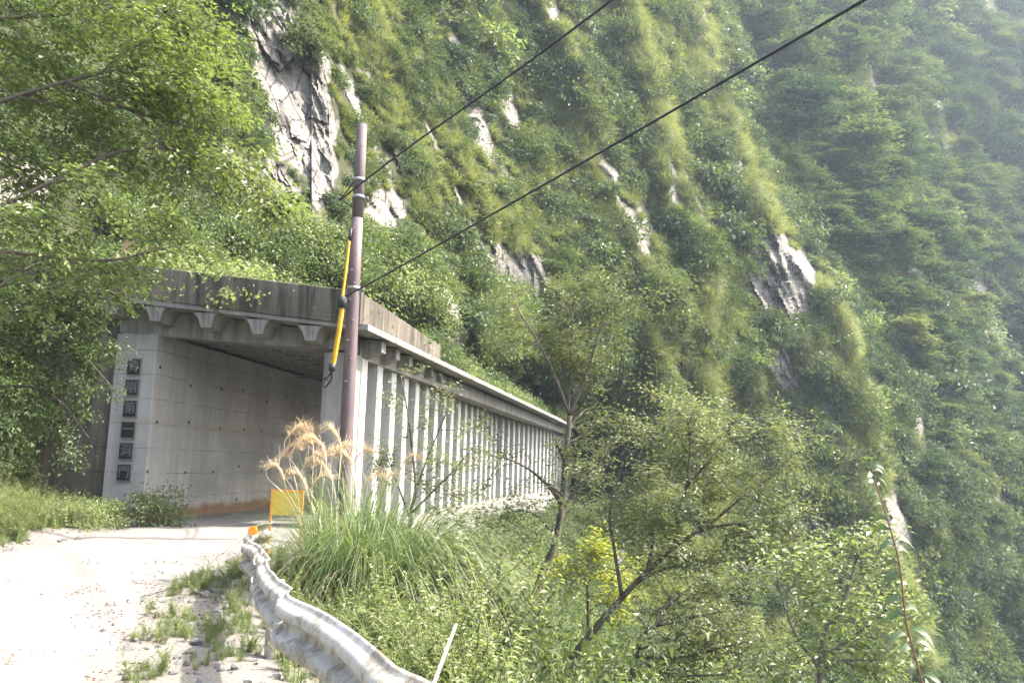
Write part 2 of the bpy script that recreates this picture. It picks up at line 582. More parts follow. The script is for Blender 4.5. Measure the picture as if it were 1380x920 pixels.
# ------------------------------------------------------------------ terrain
# depth (distance ahead, metres) at places on the slope, in the directions seen from the road
CTRL = [(-450, 800, 11), (-450, 500, 15), (-450, 100, 20), (-450, -320, 26),
        (0, 800, 19), (0, 620, 19.5), (0, 450, 21.5), (0, 300, 23.5), (0, 100, 27), (0, -150, 31),
        (120, 560, 25), (150, 340, 27), (150, 150, 31), (200, 700, 40), (200, 0, 36), (200, -300, 44),
        (300, 380, 31), (300, 300, 33), (300, 560, 36), (380, 150, 40), (400, 0, 46), (400, -300, 58),
        (450, 330, 38), (430, 560, 44), (560, 430, 40), (560, 330, 46), (560, 200, 54), (560, 0, 64), (560, -300, 82),
        (600, 440, 41), (600, 600, 62), (640, 400, 50), (700, 470, 58), (700, 360, 62), (700, 200, 71), (700, 0, 82), (700, -300, 105),
        (700, 620, 84), (700, 760, 60), (760, 560, 76), (790, 640, 80), (780, 450, 66), (850, 350, 76), (850, 500, 76), (850, 620, 76), (850, 0, 100), (900, 200, 95), (850, -300, 125),
        (950, 500, 82), (1050, 370, 98), (1130, 440, 104), (1050, 600, 88), (1050, 720, 80), (1150, 700, 92),
        (800, 760, 56), (800, 920, 42), (900, 800, 55), (900, 950, 45), (1100, 850, 76), (1100, 1000, 62), (1250, 900, 96), (1380, 920, 110), (1380, 1060, 95),
        (800, 1060, 34), (600, 1060, 30), (300, 1060, 24), (400, 800, 40),
        (1200, 200, 142), (1300, 0, 195), (1380, 200, 185), (1250, 450, 125), (1380, 500, 150), (1300, 700, 112), (1380, 750, 128),
        (1000, 50, 128), (950, 0, 118), (1000, -300, 165), (1300, -300, 250),
        (1600, 600, 150), (1600, 100, 200), (1750, 900, 115), (1750, -300, 260)]
C = np.array(CTRL, float)
CX = C[:, :2] / 400
CY = np.log(C[:, 2])


def tps(r2):
    return np.where(r2 > 1e-12, .5 * r2 * np.log(r2 + 1e-12), 0)


K = tps(((CX[:, None] - CX[None]) ** 2).sum(-1)) + np.eye(len(C)) * .012
Pm = np.concatenate([np.ones((len(C), 1)), CX], 1)
A_ = np.block([[K, Pm], [Pm.T, np.zeros((3, 3))]])
wts = np.linalg.solve(A_, np.concatenate([CY, np.zeros(3)]))

RIDGES = [  # crest (px,py) from the top down, height, gentle width, steep width
    ([(800, -320), (850, 0), (880, 80), (905, 200), (945, 300), (962, 420), (955, 560), (960, 700)], .09, 100, 14),
    ([(900, -320), (940, 0), (962, 100), (1010, 250), (1062, 340), (1130, 430), (1164, 520), (1178, 640), (1215, 800), (1280, 1060)], .15, 130, 13),
    ([(640, -320), (740, 0), (775, 90), (800, 200), (850, 310), (890, 390), (900, 500)], .06, 70, 25),
    ([(440, -320), (520, 60), (590, 180), (650, 260), (720, 350), (790, 430)], .06, 70, 30),
    ([(330, -320), (400, 0), (440, 100), (445, 250), (470, 330)], .05, 60, 12),
    ([(1150, -320), (1180, 100), (1240, 300), (1275, 450), (1300, 620), (1370, 820), (1450, 1060)], .07, 90, 50),
    ([(1050, -320), (1090, 60), (1140, 200), (1200, 400), (1230, 560), (1260, 760)], .04, 60, 40),
    ([(1350, -320), (1400, 200), (1450, 500), (1500, 900)], .06, 120, 80)]


def depth_at(px, py, fine=True):
    px, py = np.broadcast_arrays(np.asarray(px, float), np.asarray(py, float))
    sh = px.shape
    Q = np.stack([px.ravel(), py.ravel()], 1) / 400
    r2 = ((Q[:, None] - CX[None]) ** 2).sum(-1)
    ld = tps(r2) @ wts[:-3] + wts[-3] + Q @ wts[-2:]
    D = np.exp(ld).reshape(sh)
    for pts, a, wl, wr in RIDGES:
        p = np.array(pts, float)
        wob = 14 * fbm(py / 70, a * 90, 0, 3, 5)
        dx = px - (np.interp(py, p[:, 1], p[:, 0]) + wob)
        D = D * (1 - a * np.where(dx < 0, np.exp(dx / wl), np.exp(-dx / wr)))
    return D


def rel_points(px, py):
    D = depth_at(px, py)
    # flutes and gullies running down the fall line, then coarse humps
    th = R(24)
    u = px * math.cos(th) - py * math.sin(th)
    w = px * math.sin(th) + py * math.cos(th)
    fl = 1 - np.abs(fbm(u / 75, w / 330, 3, 4, 21))
    near = np.clip((D - 18) / 25, 0.15, 1)
    D = D * (1 + near * (-.032 * fl - .02 * (1 - np.abs(fbm(u / 26, w / 240, 8, 3, 22))) * (px > 420) + .02 * fbm(u / 120, w / 160, 1, 5, 33)))
    d = FWD[None] + ((px.ravel() - 690) / FPX)[:, None] * IRT + ((460 - py.ravel()) / FPX)[:, None] * IUP
    return EYE + d * (D.ravel() / d[:, 1])[:, None]


ROCKS = [(388, 110, 42, 120, -8, 1), (352, 250, 46, 40, 30, 1), (420, 190, 26, 90, -6, 1), (300, 200, 22, 50, 0, .7),
         (690, 375, 55, 34, 20, 1), (650, 350, 20, 25, 0, .8), (735, 405, 45, 20, 25, 1), (515, 300, 34, 52, -25, .8), (505, 120, 16, 40, -20, .6),
         (850, 300, 16, 62, -22, .9), (805, 215, 12, 50, -12, .8), (880, 360, 14, 30, -20, .8), (730, 300, 20, 14, 20, .6),
         (942, 40, 8, 60, -12, 1), (955, 95, 9, 40, -10, .9), (1050, 365, 34, 95, -38, 1), (1030, 400, 60, 22, 20, 1), (1090, 405, 55, 20, 28, 1), (1010, 300, 9, 70, -36, 1), (975, 190, 8, 60, -18, .9), (1105, 470, 9, 60, -14, .9), (925, 280, 9, 60, -14, .9), (870, 190, 9, 60, -12, .9), (1030, 470, 12, 50, -20, .9), (760, 250, 10, 55, -22, .9), (700, 160, 9, 45, -22, .8),
         (1000, 300, 10, 50, -35, .8), (1058, 520, 22, 46, -20, 1), (1078, 590, 15, 30, -25, .9), (1110, 712, 62, 13, 32, 1), (1090, 700, 22, 30, -20, .9),
         (1235, 745, 42, 14, 35, 1), (1290, 820, 12, 50, -25, .9), (1190, 892, 14, 40, -30, 1), (1240, 635, 10, 40, -15, .7), (1285, 660, 8, 40, -20, .6),
         (1170, 500, 12, 40, -25, .8), (1145, 330, 8, 22, -20, .6), (1250, 190, 8, 14, -20, .7), (990, 760, 20, 30, 0, .7), (830, 780, 24, 30, 0, .9),
         (1130, 600, 10, 50, -18, .6), (620, 300, 12, 30, -20, .5), (30, 240, 50, 40, 0, .8)]


def rock_mask(px, py):
    m = np.zeros(np.shape(px))
    wx = px + 16 * fbm(px / 34, py / 34, 0, 4, 51)
    wy = py + 22 * fbm(px / 34, py / 34, 7, 4, 52)
    for cx, cy, rx, ry, ang, s in ROCKS:
        c, s_ = math.cos(R(-ang)), math.sin(R(-ang))
        dx, dy = wx - cx, wy - cy
        a = (dx * c - dy * s_) / rx
        b = (dx * s_ + dy * c) / ry
        m = np.maximum(m, s * np.clip(1.9 - 1.5 * np.sqrt(a * a + b * b), 0, 1))
    spots = np.clip((fbm((px * .9 - py * .42) / 17, (px * .42 + py * .9) / 105, 2, 4, 61) - .46) * 3.5, 0, .9)
    m = np.maximum(m, np.where((px > 430) & (py < 760), spots, 0))
    return m


gx = np.concatenate([np.arange(-450, 0, 6.), np.arange(0, 260, 4.), np.arange(260, 480, 1.8), np.arange(480, 1300, 3.), np.arange(1300, 1756, 6.)])
gy = np.concatenate([np.arange(-320, -20, 6.), np.arange(-20, 480, 2.2), np.arange(480, 920, 3.), np.arange(920, 1066, 6.)])
PX, PY = np.meshgrid(gx, gy)
P = rel_points(PX, PY)
RM = rock_mask(PX, PY).ravel()
Dn = P[:, 1]
# angular facets on bare rock, soft hummocks elsewhere
sc_ = np.clip(Dn / 60, .5, 2)
ca_, sa_ = math.cos(R(28)), math.sin(R(28))
rx_, rz2 = P[:, 0] * ca_ + P[:, 2] * sa_, -P[:, 0] * sa_ + P[:, 2] * ca_
fac = .8 * worley(rx_ / (1.5 * sc_), P[:, 1] / (2.2 * sc_), rz2 / (4.6 * sc_), 71) + .5 * worley(rx_ / (.8 * sc_), P[:, 1] / (1.2 * sc_), rz2 / (2.4 * sc_), 72) + .22 * worley(rx_ / (.42 * sc_), P[:, 1] / (.6 * sc_), rz2 / (1.0 * sc_), 73)
dirv = P - EYE
dirv /= np.linalg.norm(dirv, axis=1, keepdims=True)
P = P - dirv * (RM * (fac * .8 * np.clip(Dn / 60, .4, 1.05) - .2))[:, None]
nX, nY = len(gx), len(gy)
idx = np.arange(nX * nY).reshape(nY, nX)
Fq = np.stack([idx[1:, :-1], idx[1:, 1:], idx[:-1, 1:], idx[:-1, :-1]], -1).reshape(-1, 4)
mb = MB()
mb.add(P, Fq, 0, .5, False)
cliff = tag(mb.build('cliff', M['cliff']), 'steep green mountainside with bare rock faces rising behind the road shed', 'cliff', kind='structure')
for nm, val in (('rock', np.clip(RM * 4 - 1.3, 0, 1)), ('dark_rock', np.clip(1.3 - np.hypot((PX.ravel() - 710) / 90, (PY.ravel() - 385) / 60), 0, 1))):
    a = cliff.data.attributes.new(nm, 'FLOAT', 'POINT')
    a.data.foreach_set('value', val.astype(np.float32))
me_n = np.zeros(len(P) * 3, np.float32)
cliff.data.vertices.foreach_get('normal', me_n)
NRM = me_n.reshape(-1, 3)
GP = P.reshape(nY, nX, 3)
GN_ = NRM.reshape(nY, nX, 3)
GM = RM.reshape(nY, nX)


def surf(px, py):
    """point, normal and bare-rock mask of the mountainside in a direction"""
    fx = np.clip(np.interp(px, gx, np.arange(nX)), 0, nX - 1.001)
    fy = np.clip(np.interp(py, gy, np.arange(nY)), 0, nY - 1.001)
    i, j = fx.astype(int), fy.astype(int)
    u, v = (fx - i)[..., None], (fy - j)[..., None]
    f = lambda G: G[j, i] * (1 - u) * (1 - v) + G[j, i + 1] * u * (1 - v) + G[j + 1, i] * (1 - u) * v + G[j + 1, i + 1] * u * v
    return f(GP), f(GN_), f(GM[..., None])[..., 0]


# near ground: shoulder, left bank, drop to the gorge
GA = R(7.8)                               # heading of the shed, right of straight ahead
GO = Vector((-9.05, 21.6, 0))             # foot of the shed's wall at the portal
EDGE = np.array([(-8, 1.0), (0, .35), (3.3, -.3), (5.4, -1.25), (7.5, -2.15), (10.3, -3.1), (16, -3.5), (20.8, -3.6), (44.5, -.35), (70, 5.2), (110, 16)])
LEFT = np.array([(-8, -7.6), (13.5, -8.0), (18, -8.5), (21, -9.0), (44, -5.9), (110, 8)])


def ground_z(x, y):
    x, y = np.asarray(x, float), np.asarray(y, float)
    d = x - np.interp(y, EDGE[:, 0], EDGE[:, 1])
    e = np.interp(y, LEFT[:, 0], LEFT[:, 1]) - x
    drop = np.clip((y - 17) / 5, 0, 1)
    zr = -(.14 * np.clip(d, 0, 1.3) + .8 * np.clip(d - 1.3, 0, 40)) - 1.25 * drop * np.clip(d / .35, 0, 1)
    zr = np.maximum(zr, -26)
    zl = .22 * np.clip(e, 0, 2.6) + 1.25 * np.clip(e - 2.6, 0, 9)
    z = np.where(d > 0, zr, np.where(e > 0, zl, 0))
    off = np.clip(np.maximum(d - .1, e) / .8, 0, 1)
    z = z + off * (.10 * fbm(x / 1.6, y / 1.6, 0, 4, 81) + .03 * vnoise(x / .35, y / .35, 0, 82)) - .01
    return z + .012 * fbm(x / .5, y / .5, 0, 3, 83)


xs = np.concatenate([np.arange(-26, -11, .5), np.arange(-11, 3, .11), np.arange(3, 44, .6)])
ys = np.concatenate([np.arange(-7, 24, .13), np.arange(24, 90, .6)])
X_, Y_ = np.meshgrid(xs, ys)
Zg = ground_z(X_, Y_)
V = np.stack([X_, Y_, Zg], -1).reshape(-1, 3)
idx = np.arange(len(xs) * len(ys)).reshape(len(ys), len(xs))
Fq = np.stack([idx[:-1, :-1], idx[:-1, 1:], idx[1:, 1:], idx[1:, :-1]], -1).reshape(-1, 4)
mb = MB()
mb.add(V, Fq, 0, .5, True)
gnd = mb.build('ground', M['soil'])
dd_ = X_ - np.interp(Y_, EDGE[:, 0], EDGE[:, 1])
ee_ = np.interp(Y_, LEFT[:, 0], LEFT[:, 1]) - X_
bare = np.clip(1 - (dd_ - .25 + .3 * fbm(X_ / .8, Y_ / .8, 0, 3, 84)) / .5, 0, 1) * np.clip(1 - (ee_ - 1.0 + .6 * fbm(X_ / .8, Y_ / .8, 0, 3, 85)) / .8, 0, 1)
a = gnd.data.attributes.new('bare', 'FLOAT', 'POINT')
a.data.foreach_set('value', bare.ravel().astype(np.float32))
tag(gnd, 'stony soil shoulder and banks beside the road', 'ground', kind='structure')

# road: its own sheet with ragged edges, into the shed
mb = MB()
ry = np.arange(-7, 66, .2)
re = np.interp(ry, EDGE[:, 0], EDGE[:, 1])
rl = np.interp(ry, LEFT[:, 0], LEFT[:, 1])
left = rl + .12 + .3 * fbm(ry / 1.6, 0, 0, 4, 91) + np.where(ry > 21, .45, 0)
right = re - np.interp(ry, [-7, 4, 9, 14, 20, 22, 66], [.9, 1.15, 1.0, .75, .6, 1.0, 1.0]) + .28 * fbm(ry / 1.1, 5, 0, 4, 92)
nu = 60
U = np.linspace(0, 1, nu)
XX = left[:, None] * (1 - U) + right[:, None] * U
YY = np.repeat(ry[:, None], nu, 1)
edge = np.minimum(U, 1 - U) * (right - left)[:, None]
ZZ = .03 + .012 * fbm(XX / .5, YY / .5, 0, 3, 83) + .014 * fbm(XX / .9, YY / 1.5, 3, 4, 93) - .035 * np.clip(1 - edge / .25, 0, 1)
idx = np.arange(nu * len(ry)).reshape(len(ry), nu)
Fq = np.stack([idx[:-1, :-1], idx[:-1, 1:], idx[1:, 1:], idx[1:, :-1]], -1).reshape(-1, 4)
mb.add(np.stack([XX, YY, ZZ], -1).reshape(-1, 3), Fq, 0, .5, True)
tag(mb.build('road', M['road']), 'pale dusty gravel road curving into the shed', 'road', kind='structure')

# ------------------------------------------------------------------ rock shed
shed = empty('rock_shed', GO, 'long grey concrete rockfall shed over the road with a row of valley-side pillars', 'rock shed', rz=-GA)
WX = 5.18           # outer face of the pillars
SL = -.112          # the roof falls towards the valley


def rz_(x):
    return .115 + SL * x


LEN1, GAP = 24.6, 1.43
TURN = R(4.6)
c2, s2 = math.cos(TURN), math.sin(TURN)


def bend(x, y):
    """second half of the shed turns a little to the right"""
    if y <= LEN1: return (x, y)
    yy = y - LEN1
    xx = x - WX
    return (WX + xx * c2 + yy * s2, LEN1 + yy * c2 - xx * s2)


def prism(mb, prof, y0, y1, cuts=(), mat=0):
    """a section in x,z swept along the shed, bent where the shed bends"""
    ysq = sorted({y0, y1, *[c for c in cuts if y0 < c < y1]})
    n = len(prof)
    V = []
    for y in ysq:
        for x, z in prof:
            bx, by = bend(x, y + (1e-4 if y == LEN1 else 0))
            V.append((bx, by, z))
    F = [(i * n + k, i * n + (k + 1) % n, (i + 1) * n + (k + 1) % n, (i + 1) * n + k) for i in range(len(ysq) - 1) for k in range(n)]
    mb.add(V, F, mat)
    base = mb.n - len(V)
    mb.F.append((np.array([[base + k for k in range(n)][::-1]]), mat, np.array([.5]), False))
    mb.F.append((np.array([[base + (len(ysq) - 1) * n + k for k in range(n)]]), mat, np.array([.5]), False))


END = 62.0
# inner wall in pours, each its own length with a joint between
for k, (a, b) in enumerate(((0, 10.2), (10.22, 24.6), (24.64, END))):
    mb = MB()
    prism(mb, [(-1.12, -.3), (0, -.3), (0, 4.72), (-1.12, 4.72)], a, b)
    mb.build('inner_wall', M['wall'], shed, .02)
mb = MB()
mb.hexa([(-4.6, .12, -.5), (-1.14, .12, -.5), (-4.6, 1.2, -.5), (-1.14, 1.2, -.5), (-4.6, .12, 5.84), (-1.14, .12, 5.45), (-4.6, 1.2, 5.84), (-1.14, 1.2, 5.45)])
mb.build('wing_wall', M['mossy'], shed, .02)
mb = MB()
mb.box(4.44, 5.18, .0, .72, -1.6, 4.3)
mb.build('corner_pillar', M['concrete'], shed, .025)
# front cross beam under the slab
mb = MB()
mb.hexa([(-1.1, .03, 4.74), (5.15, .03, 4.34), (-1.1, .5, 4.74), (5.15, .5, 4.34),
         (-1.1, .03, 5.46), (5.15, .03, 5.23 + rz_(5.2)), (-1.1, .5, 5.46), (5.15, .5, 5.23 + rz_(5.2))])
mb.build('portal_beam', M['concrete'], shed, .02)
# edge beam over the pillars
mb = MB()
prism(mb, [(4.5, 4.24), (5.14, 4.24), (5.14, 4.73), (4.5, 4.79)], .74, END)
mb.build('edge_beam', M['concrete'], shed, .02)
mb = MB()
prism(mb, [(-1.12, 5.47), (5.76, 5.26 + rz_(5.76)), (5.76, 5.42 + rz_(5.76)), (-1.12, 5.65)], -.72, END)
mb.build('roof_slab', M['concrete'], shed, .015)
mb = MB()
mb.hexa([(-4.7, -.72, 5.86), (-1.14, -.72, 5.47), (-4.7, 1.2, 5.86), (-1.14, 1.2, 5.47), (-4.7, -.72, 6.04), (-1.14, -.72, 5.65), (-4.7, 1.2, 6.04), (-1.14, 1.2, 5.65)])
mb.build('wing_coping', M['mossy'], shed, .015)
# parapets: front, side, lower side further on
mb = MB()
mb.hexa([(-4.7, -.76, 6.0), (5.56, -.76, 5.36 + rz_(5.56)), (-4.7, -.5, 6.0), (5.56, -.5, 5.36 + rz_(5.56)),
         (-4.7, -.76, 6.83), (5.56, -.76, 6.22 + rz_(5.85)), (-4.7, -.5, 6.83), (5.56, -.5, 6.22 + rz_(5.85))])
mb.build('front_parapet', M['parapet'], shed, .02)
zr = rz_(5.7)
mb = MB()
prism(mb, [(5.3, 5.37 + zr), (5.56, 5.37 + zr), (5.56, 6.2 + zr - .02), (5.3, 6.2 + zr - .02)], -.498, 8.2)
mb.build('side_parapet', M['parapet'], shed, .02)
mb = MB()
prism(mb, [(4.5, 5.42 + rz_(4.5)), (4.75, 5.42 + rz_(4.5)), (4.75, 6.5 + zr), (4.5, 6.5 + zr)], 8.6, 20)
prism(mb, [(4.3, 5.42 + rz_(4.5)), (4.55, 5.42 + rz_(4.5)), (4.55, 6.9 + zr), (4.3, 6.9 + zr)], 24, 36)
mb.build('catch_wall', M['parapet'], shed, .02)
mb = MB()
prism(mb, [(5.5, 5.41 + zr), (5.72, 5.41 + zr), (5.72, 5.58 + zr), (5.5, 5.58 + zr)], 8.21, END)
mb.build('roof_kerb', M['parapet'], shed, .015)
# base wall under the pillars
mb = MB()
prism(mb, [(4.4, -3), (5.28, -3), (5.28, -.18), (4.4, -.18)], .73, END)
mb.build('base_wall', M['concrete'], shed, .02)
# pillars and brackets
pm = MB()
pm.box(-.78, 0, -.24, .24, -.2, 4.27)
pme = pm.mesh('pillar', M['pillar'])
bm_ = MB()
bm_.hexa([(-.02, -.17, 4.5), (.06, -.17, 4.52), (-.02, .17, 4.5), (.06, .17, 4.52),
          (-.02, -.2, 5.25 + rz_(5.4)), (.68, -.2, 5.26 + rz_(6.1)), (-.02, .2, 5.25 + rz_(5.4)), (.68, .2, 5.26 + rz_(6.1))])
bm_ = MB()
zt = 5.26 + rz_(5.7)
bm_.add([(-.05, -.2, 4.28), (.02, -.2, 4.28), (.5, -.2, zt - .3), (.5, -.2, zt - .03), (-.05, -.22, zt),
         (-.05, .2, 4.28), (.02, .2, 4.28), (.5, .2, zt - .3), (.5, .2, zt - .03), (-.05, .22, zt)],
        [(0, 1, 2, 3, 4)], 0)
b0 = bm_.n - 10
bm_.F.append((np.array([[b0 + 9, b0 + 8, b0 + 7, b0 + 6, b0 + 5]]), 0, np.array([.5]), False))
bm_.F.append((np.array([[b0 + k, b0 + 5 + k, b0 + 5 + (k + 1) % 5, b0 + (k + 1) % 5] for k in range(5)]), 0, np.full(5, .5), False))
bme = bm_.mesh('bracket', M['concrete'])
npil = int((END - 1.0) / GAP)
for k in range(npil):
    y = 1.05 + k * GAP
    turned = y > LEN1
    if turned: y += .45
    if y > END - .4: break
    bx, by = bend(WX, y)
    rz = -TURN if turned else 0
    p = child('pillar', pme, shed, (bx, by, 0), (0, 0, rz))
    p.modifiers.new('edge_wear', 'BEVEL').width = .02
    bx, by = bend(WX - .03, y)
    child('bracket', bme, shed, (bx, by, 0), (0, 0, rz))
# brackets under the front overhang
fb = MB()
fb.hexa([(-.13, -.66, -.36), (.13, -.66, -.36), (-.13, 0, -.4), (.13, 0, -.4), (-.2, -.7, -.13), (.2, -.7, -.13), (-.22, 0, -.13), (.22, 0, -.13)])
fb.hexa([(-.2, -.7, -.128), (.2, -.7, -.128), (-.22, 0, -.128), (.22, 0, -.128), (-.34, -.71, .0), (.34, -.71, .0), (-.36, 0, .0), (.36, 0, .0)])
fbme = fb.mesh('bracket', M['concrete'])
for x in (-.95, .25, 1.6, 2.95, 4.3):
    child('bracket', fbme, shed, (x, .035, 5.25 + rz_(x) - (.03 if x > 0 else .0)))
# cross ribs under the slab
cm = MB()
cm.hexa([(-.6, -.14, 4.84), (5.0, -.14, 4.5), (-.6, .14, 4.84), (5.0, .14, 4.5),
         (-.6, -.2, 5.41), (5.0, -.2, 5.25 + rz_(5)), (-.6, .2, 5.41), (5.0, .2, 5.25 + rz_(5))])
cme = cm.mesh('ceiling_rib', M['concrete'])
for k in range(22):
    y = 1.05 + k * 1.05
    child('ceiling_rib', cme, shed, (0, y, 0))
# name plaques down the wall's end face, one character each
pl = MB()
pl.box(-.17, .17, -.03, .02, -.195, .195)
plme = pl.mesh('plaque', M['plaque'])
fm = MB()
for a in ((-.2, -.17, -.225, .225), (.17, .2, -.225, .225), (-.17, .17, -.225, -.195), (-.17, .17, .195, .225)):
    fm.box(a[0], a[1], -.022, .02, a[2], a[3])
fme = fm.mesh('plaque_frame', M['concrete'])
for k, ch in enumerate('青崩第一洞門'):
    o = child('plaque', plme, shed, (-.56, -.02, 3.86 - k * .532))
    child('frame', fme, o, (0, .0, 0))
    cu = bpy.data.curves.new('character', 'FONT')
    cu.body = ch
    cu.size = .32
    cu.align_x = 'CENTER'
    cu.align_y = 'CENTER'
    cu.extrude = .003
    to = bpy.data.objects.new('character_curve', cu)
    COL.objects.link(to)
    bpy.context.view_layer.update()
    tm = bpy.data.meshes.new_from_object(to.evaluated_get(bpy.context.evaluated_depsgraph_get()))
    bpy.data.objects.remove(to)
    tm.name = 'character'
    tm.materials.clear()
    tm.materials.append(M['letter'])
    child('character', tm, o, (0, -.032, 0), (math.pi / 2, 0, 0))
GMAT = Matrix.Translation(GO) @ Matrix.Rotation(-GA, 4, 'Z')


def gl(x, y, z):
    bx, by = bend(x, y)
    return GMAT @ Vector((bx, by, z))


# ------------------------------------------------------------------ utility pole, cables
pb, pt = at(464, 640, 17.5), at(488, 168, 17.5)
axis = (pt - pb).normalized()
base = pb - axis * (pb.z + .8) / axis.z
pole = empty('utility_pole', base, 'tall purplish brown steel utility pole in front of the shed portal', 'utility pole')


def onp(py):                       # point on the pole's axis at a height in the picture
    t_ = (py - 168) / (640 - 168)
    return pt + (pb - pt) * t_


rad = lambda py: .112 + .03 * (py - 168) / 472
mb = MB()
seq = [300, 380, 470, 560, 640]
mb.tube([onp(p) - base for p in seq] + [Vector((0, 0, 0))], [rad(p) for p in seq] + [.146], 18)
mb.build('shaft', M['pole'], pole)
mb = MB()
mb.tube([onp(168) - base, onp(169) - base, onp(230) - base, onp(301) - base], [.09, rad(168), rad(230), rad(301) - .004], 18)
mb.build('upper_shaft', M['pole_top'], pole)
for py in (247, 271, 396):
    mb = MB()
    c = onp(py) - base
    mb.tube([c - axis * .035, c - axis * .034, c + axis * .034, c + axis * .035], [rad(py) + .002, rad(py) + .018, rad(py) + .018, rad(py) + .002], 18)
    mb.box(c.x + rad(py), c.x + rad(py) + .09, c.y - .03, c.y + .03, c.z - .03, c.z + .03)
    mb.build('band', M['galv'], pole)
for k, py in enumerate((200, 316, 350, 372, 390, 412, 440, 466, 490, 520)):
    mb = MB()
    c = onp(py) - base
    sx = -.3 if k % 2 else .3
    d = Vector((sx, -.95, 0)).normalized()
    mb.tube([c + d * (rad(py) - .02), c + d * (rad(py) + .03)], .016, 8)
    mb.build('step_bolt', M['galv'], pole)
mb = MB()                          # spur bracket that holds the upper cable off the pole
q = onp(271) - base
arm = at(459, 268, 17.6) - base
mb.tube([onp(285) - base + Vector((-.1, 0, 0)), arm], .014, 6)
mb.tube([onp(249) - base + Vector((-.1, 0, 0)), arm], .014, 6)
mb.tube([arm - Vector((.04, 0, .03)), arm + Vector((.04, 0, .03))], .03, 8)
mb.build('cable_arm', M['black'], pole)


def cable(pts, r, name, label, extra=None):
    mb = MB()
    o = smooth_line(pts, 12)
    mb.tube(o, r, 8)
    return tag(mb.build(name, M['black']), label, 'cable')


cable([at(461, 268, 17.55), at(487, 247, 17.3), at(560, 192, 16.3), at(690, 100, 14), at(825, 0, 11.7), at(1150, -250, 8)], .021, 'overhead_cable',
      'upper black overhead cable rising from the pole top to the top of the photo')
cable([at(457, 408, 17.3), at(470, 397, 17.2), at(520, 370, 16.6), at(700, 268, 14.1), at(900, 153, 11.3), at(1165, 0, 8.1), at(1600, -260, 5)], .019, 'overhead_cable',
      'lower black overhead cable running from beside the yellow guard to the upper right')
gd = empty('guarded_cable', at(460, 405, 17.3), 'bright yellow cable guard tube beside the utility pole with black cable ends', 'cable guard')
o0 = gd.location
mb = MB()
mb.tube(smooth_line([at(471, 322, 17.35) - o0, at(466, 365, 17.3) - o0, at(461, 404, 17.25) - o0], 6), [.03] * 12 + [.05], 12)
mb.tube(smooth_line([at(461.5, 412, 17.25) - o0, at(456, 450, 17.25) - o0, at(448, 496, 17.3) - o0], 6), [.052] * 13, 12)
mb.build('guard_tube', M['yellow'], gd)
mb = MB()
mb.tube([at(462, 400, 17.25) - o0, at(461, 415, 17.25) - o0], .085, 12)
mb.tube([at(473, 308, 17.35) - o0, at(471, 325, 17.35) - o0], .034, 10)
mb.build('clamp', M['black'], gd)
mb = MB()
mb.tube([at(448, 490, 17.3) - o0, at(447, 500, 17.3) - o0], .07, 12)
mb.tube(smooth_line([at(447, 498, 17.3) - o0, at(443, 506, 17.6) - o0, at(432, 510, 19.5) - o0, at(400, 508, 22) - o0], 6), .022, 8)
mb.tube(smooth_line([at(447, 500, 17.3) - o0, at(446, 512, 17.5) - o0, at(438, 521, 19) - o0, gl(4.45, .3, 3.7) - o0], 6), .022, 8)
mb.build('cable_end', M['black'], gd)

# ------------------------------------------------------------------ guardrail
railtop = [(640, 952, .78), (580, 918, .78), (528, 897, .78), (482, 861, .77), (440, 829, .76), (398, 802, .75), (374, 780, .74), (360, 760, .73), (350, 742, .72), (338, 724, .72), (347, 709, .74), (369, 704, .74)]
G3 = [on_z(a, b, z) for a, b, z in railtop]
for k, p in enumerate(G3[-3:]):
    pass
_f = smooth_line(G3, 30)
_s = np.concatenate([[0], np.cumsum([(_f[i + 1] - _f[i]).length for i in range(len(_f) - 1)])])
_q = np.arange(0, _s[-1], .045)
GL_ = [Vector((np.interp(v, _s, [p.x for p in _f]), np.interp(v, _s, [p.y for p in _f]), np.interp(v, _s, [p.z for p in _f]))) for v in _q]


def row_at(k):                     # row nearest to the k-th traced point
    return int(np.argmin([(p - G3[k]).length for p in GL_]))

rail = empty('guardrail', (G3[2].x, G3[2].y, 0), 'dented dirty white corrugated guardrail winding along the road edge', 'guardrail')
g0 = rail.location
prof = []                          # W section: (out towards the road, down from the top edge)
for k in range(25):
    s = k / 24
    prof.append((0.033 * (1 + max(-1, min(1, -1.55 * math.cos(4 * math.pi * s)))) + (.0 if 0 < k < 24 else -.01), -s * .35))
n = len(GL_)
dn = lambda i: .03 * float(fbm(i / 22, 0, 0, 2, 101)) + .05 * max(0, float(vnoise(i / 12.0, 2, 0, 103)) - .25) * 2


def rail_piece(i0, i1, lift=0, push=0):
    V = []
    rows = list(range(i0, i1 + 1))
    for i in rows:
        p = GL_[i]
        tg = (GL_[min(i + 1, n - 1)] - GL_[max(i - 1, 0)])
        tg.z = 0
        tg.normalize()
        side = Vector((-tg.y, tg.x, 0))
        if side.x > 0: side = -side
        b = dn(i)
        tw = .03 * float(fbm(i / 30, 4, 0, 2, 105))
        for u, w in prof:
            cr = .0008 * float(vnoise(i / 5, w * 9, 0, 106)) + .007 * float(vnoise(i / 14, w * 5, 3, 107))
            q = p + side * (u + b + cr + push + tw * w * 4) + Vector((0, 0, w + lift + .2 * b + .012 * float(fbm(i / 18, 9, 0, 2, 108))))
            V.append(q - g0)
    m = len(prof)
    F = [(a * m + k, a * m + k + 1, (a + 1) * m + k + 1, (a + 1) * m + k) for a in range(len(rows) - 1) for k in range(m - 1)]
    mb = MB()
    mb.add(V, F, 0, .5, True)
    o = mb.build('rail', M['rail'], rail)
    s = o.modifiers.new('sheet', 'SOLIDIFY')
    s.thickness = .006
    return o


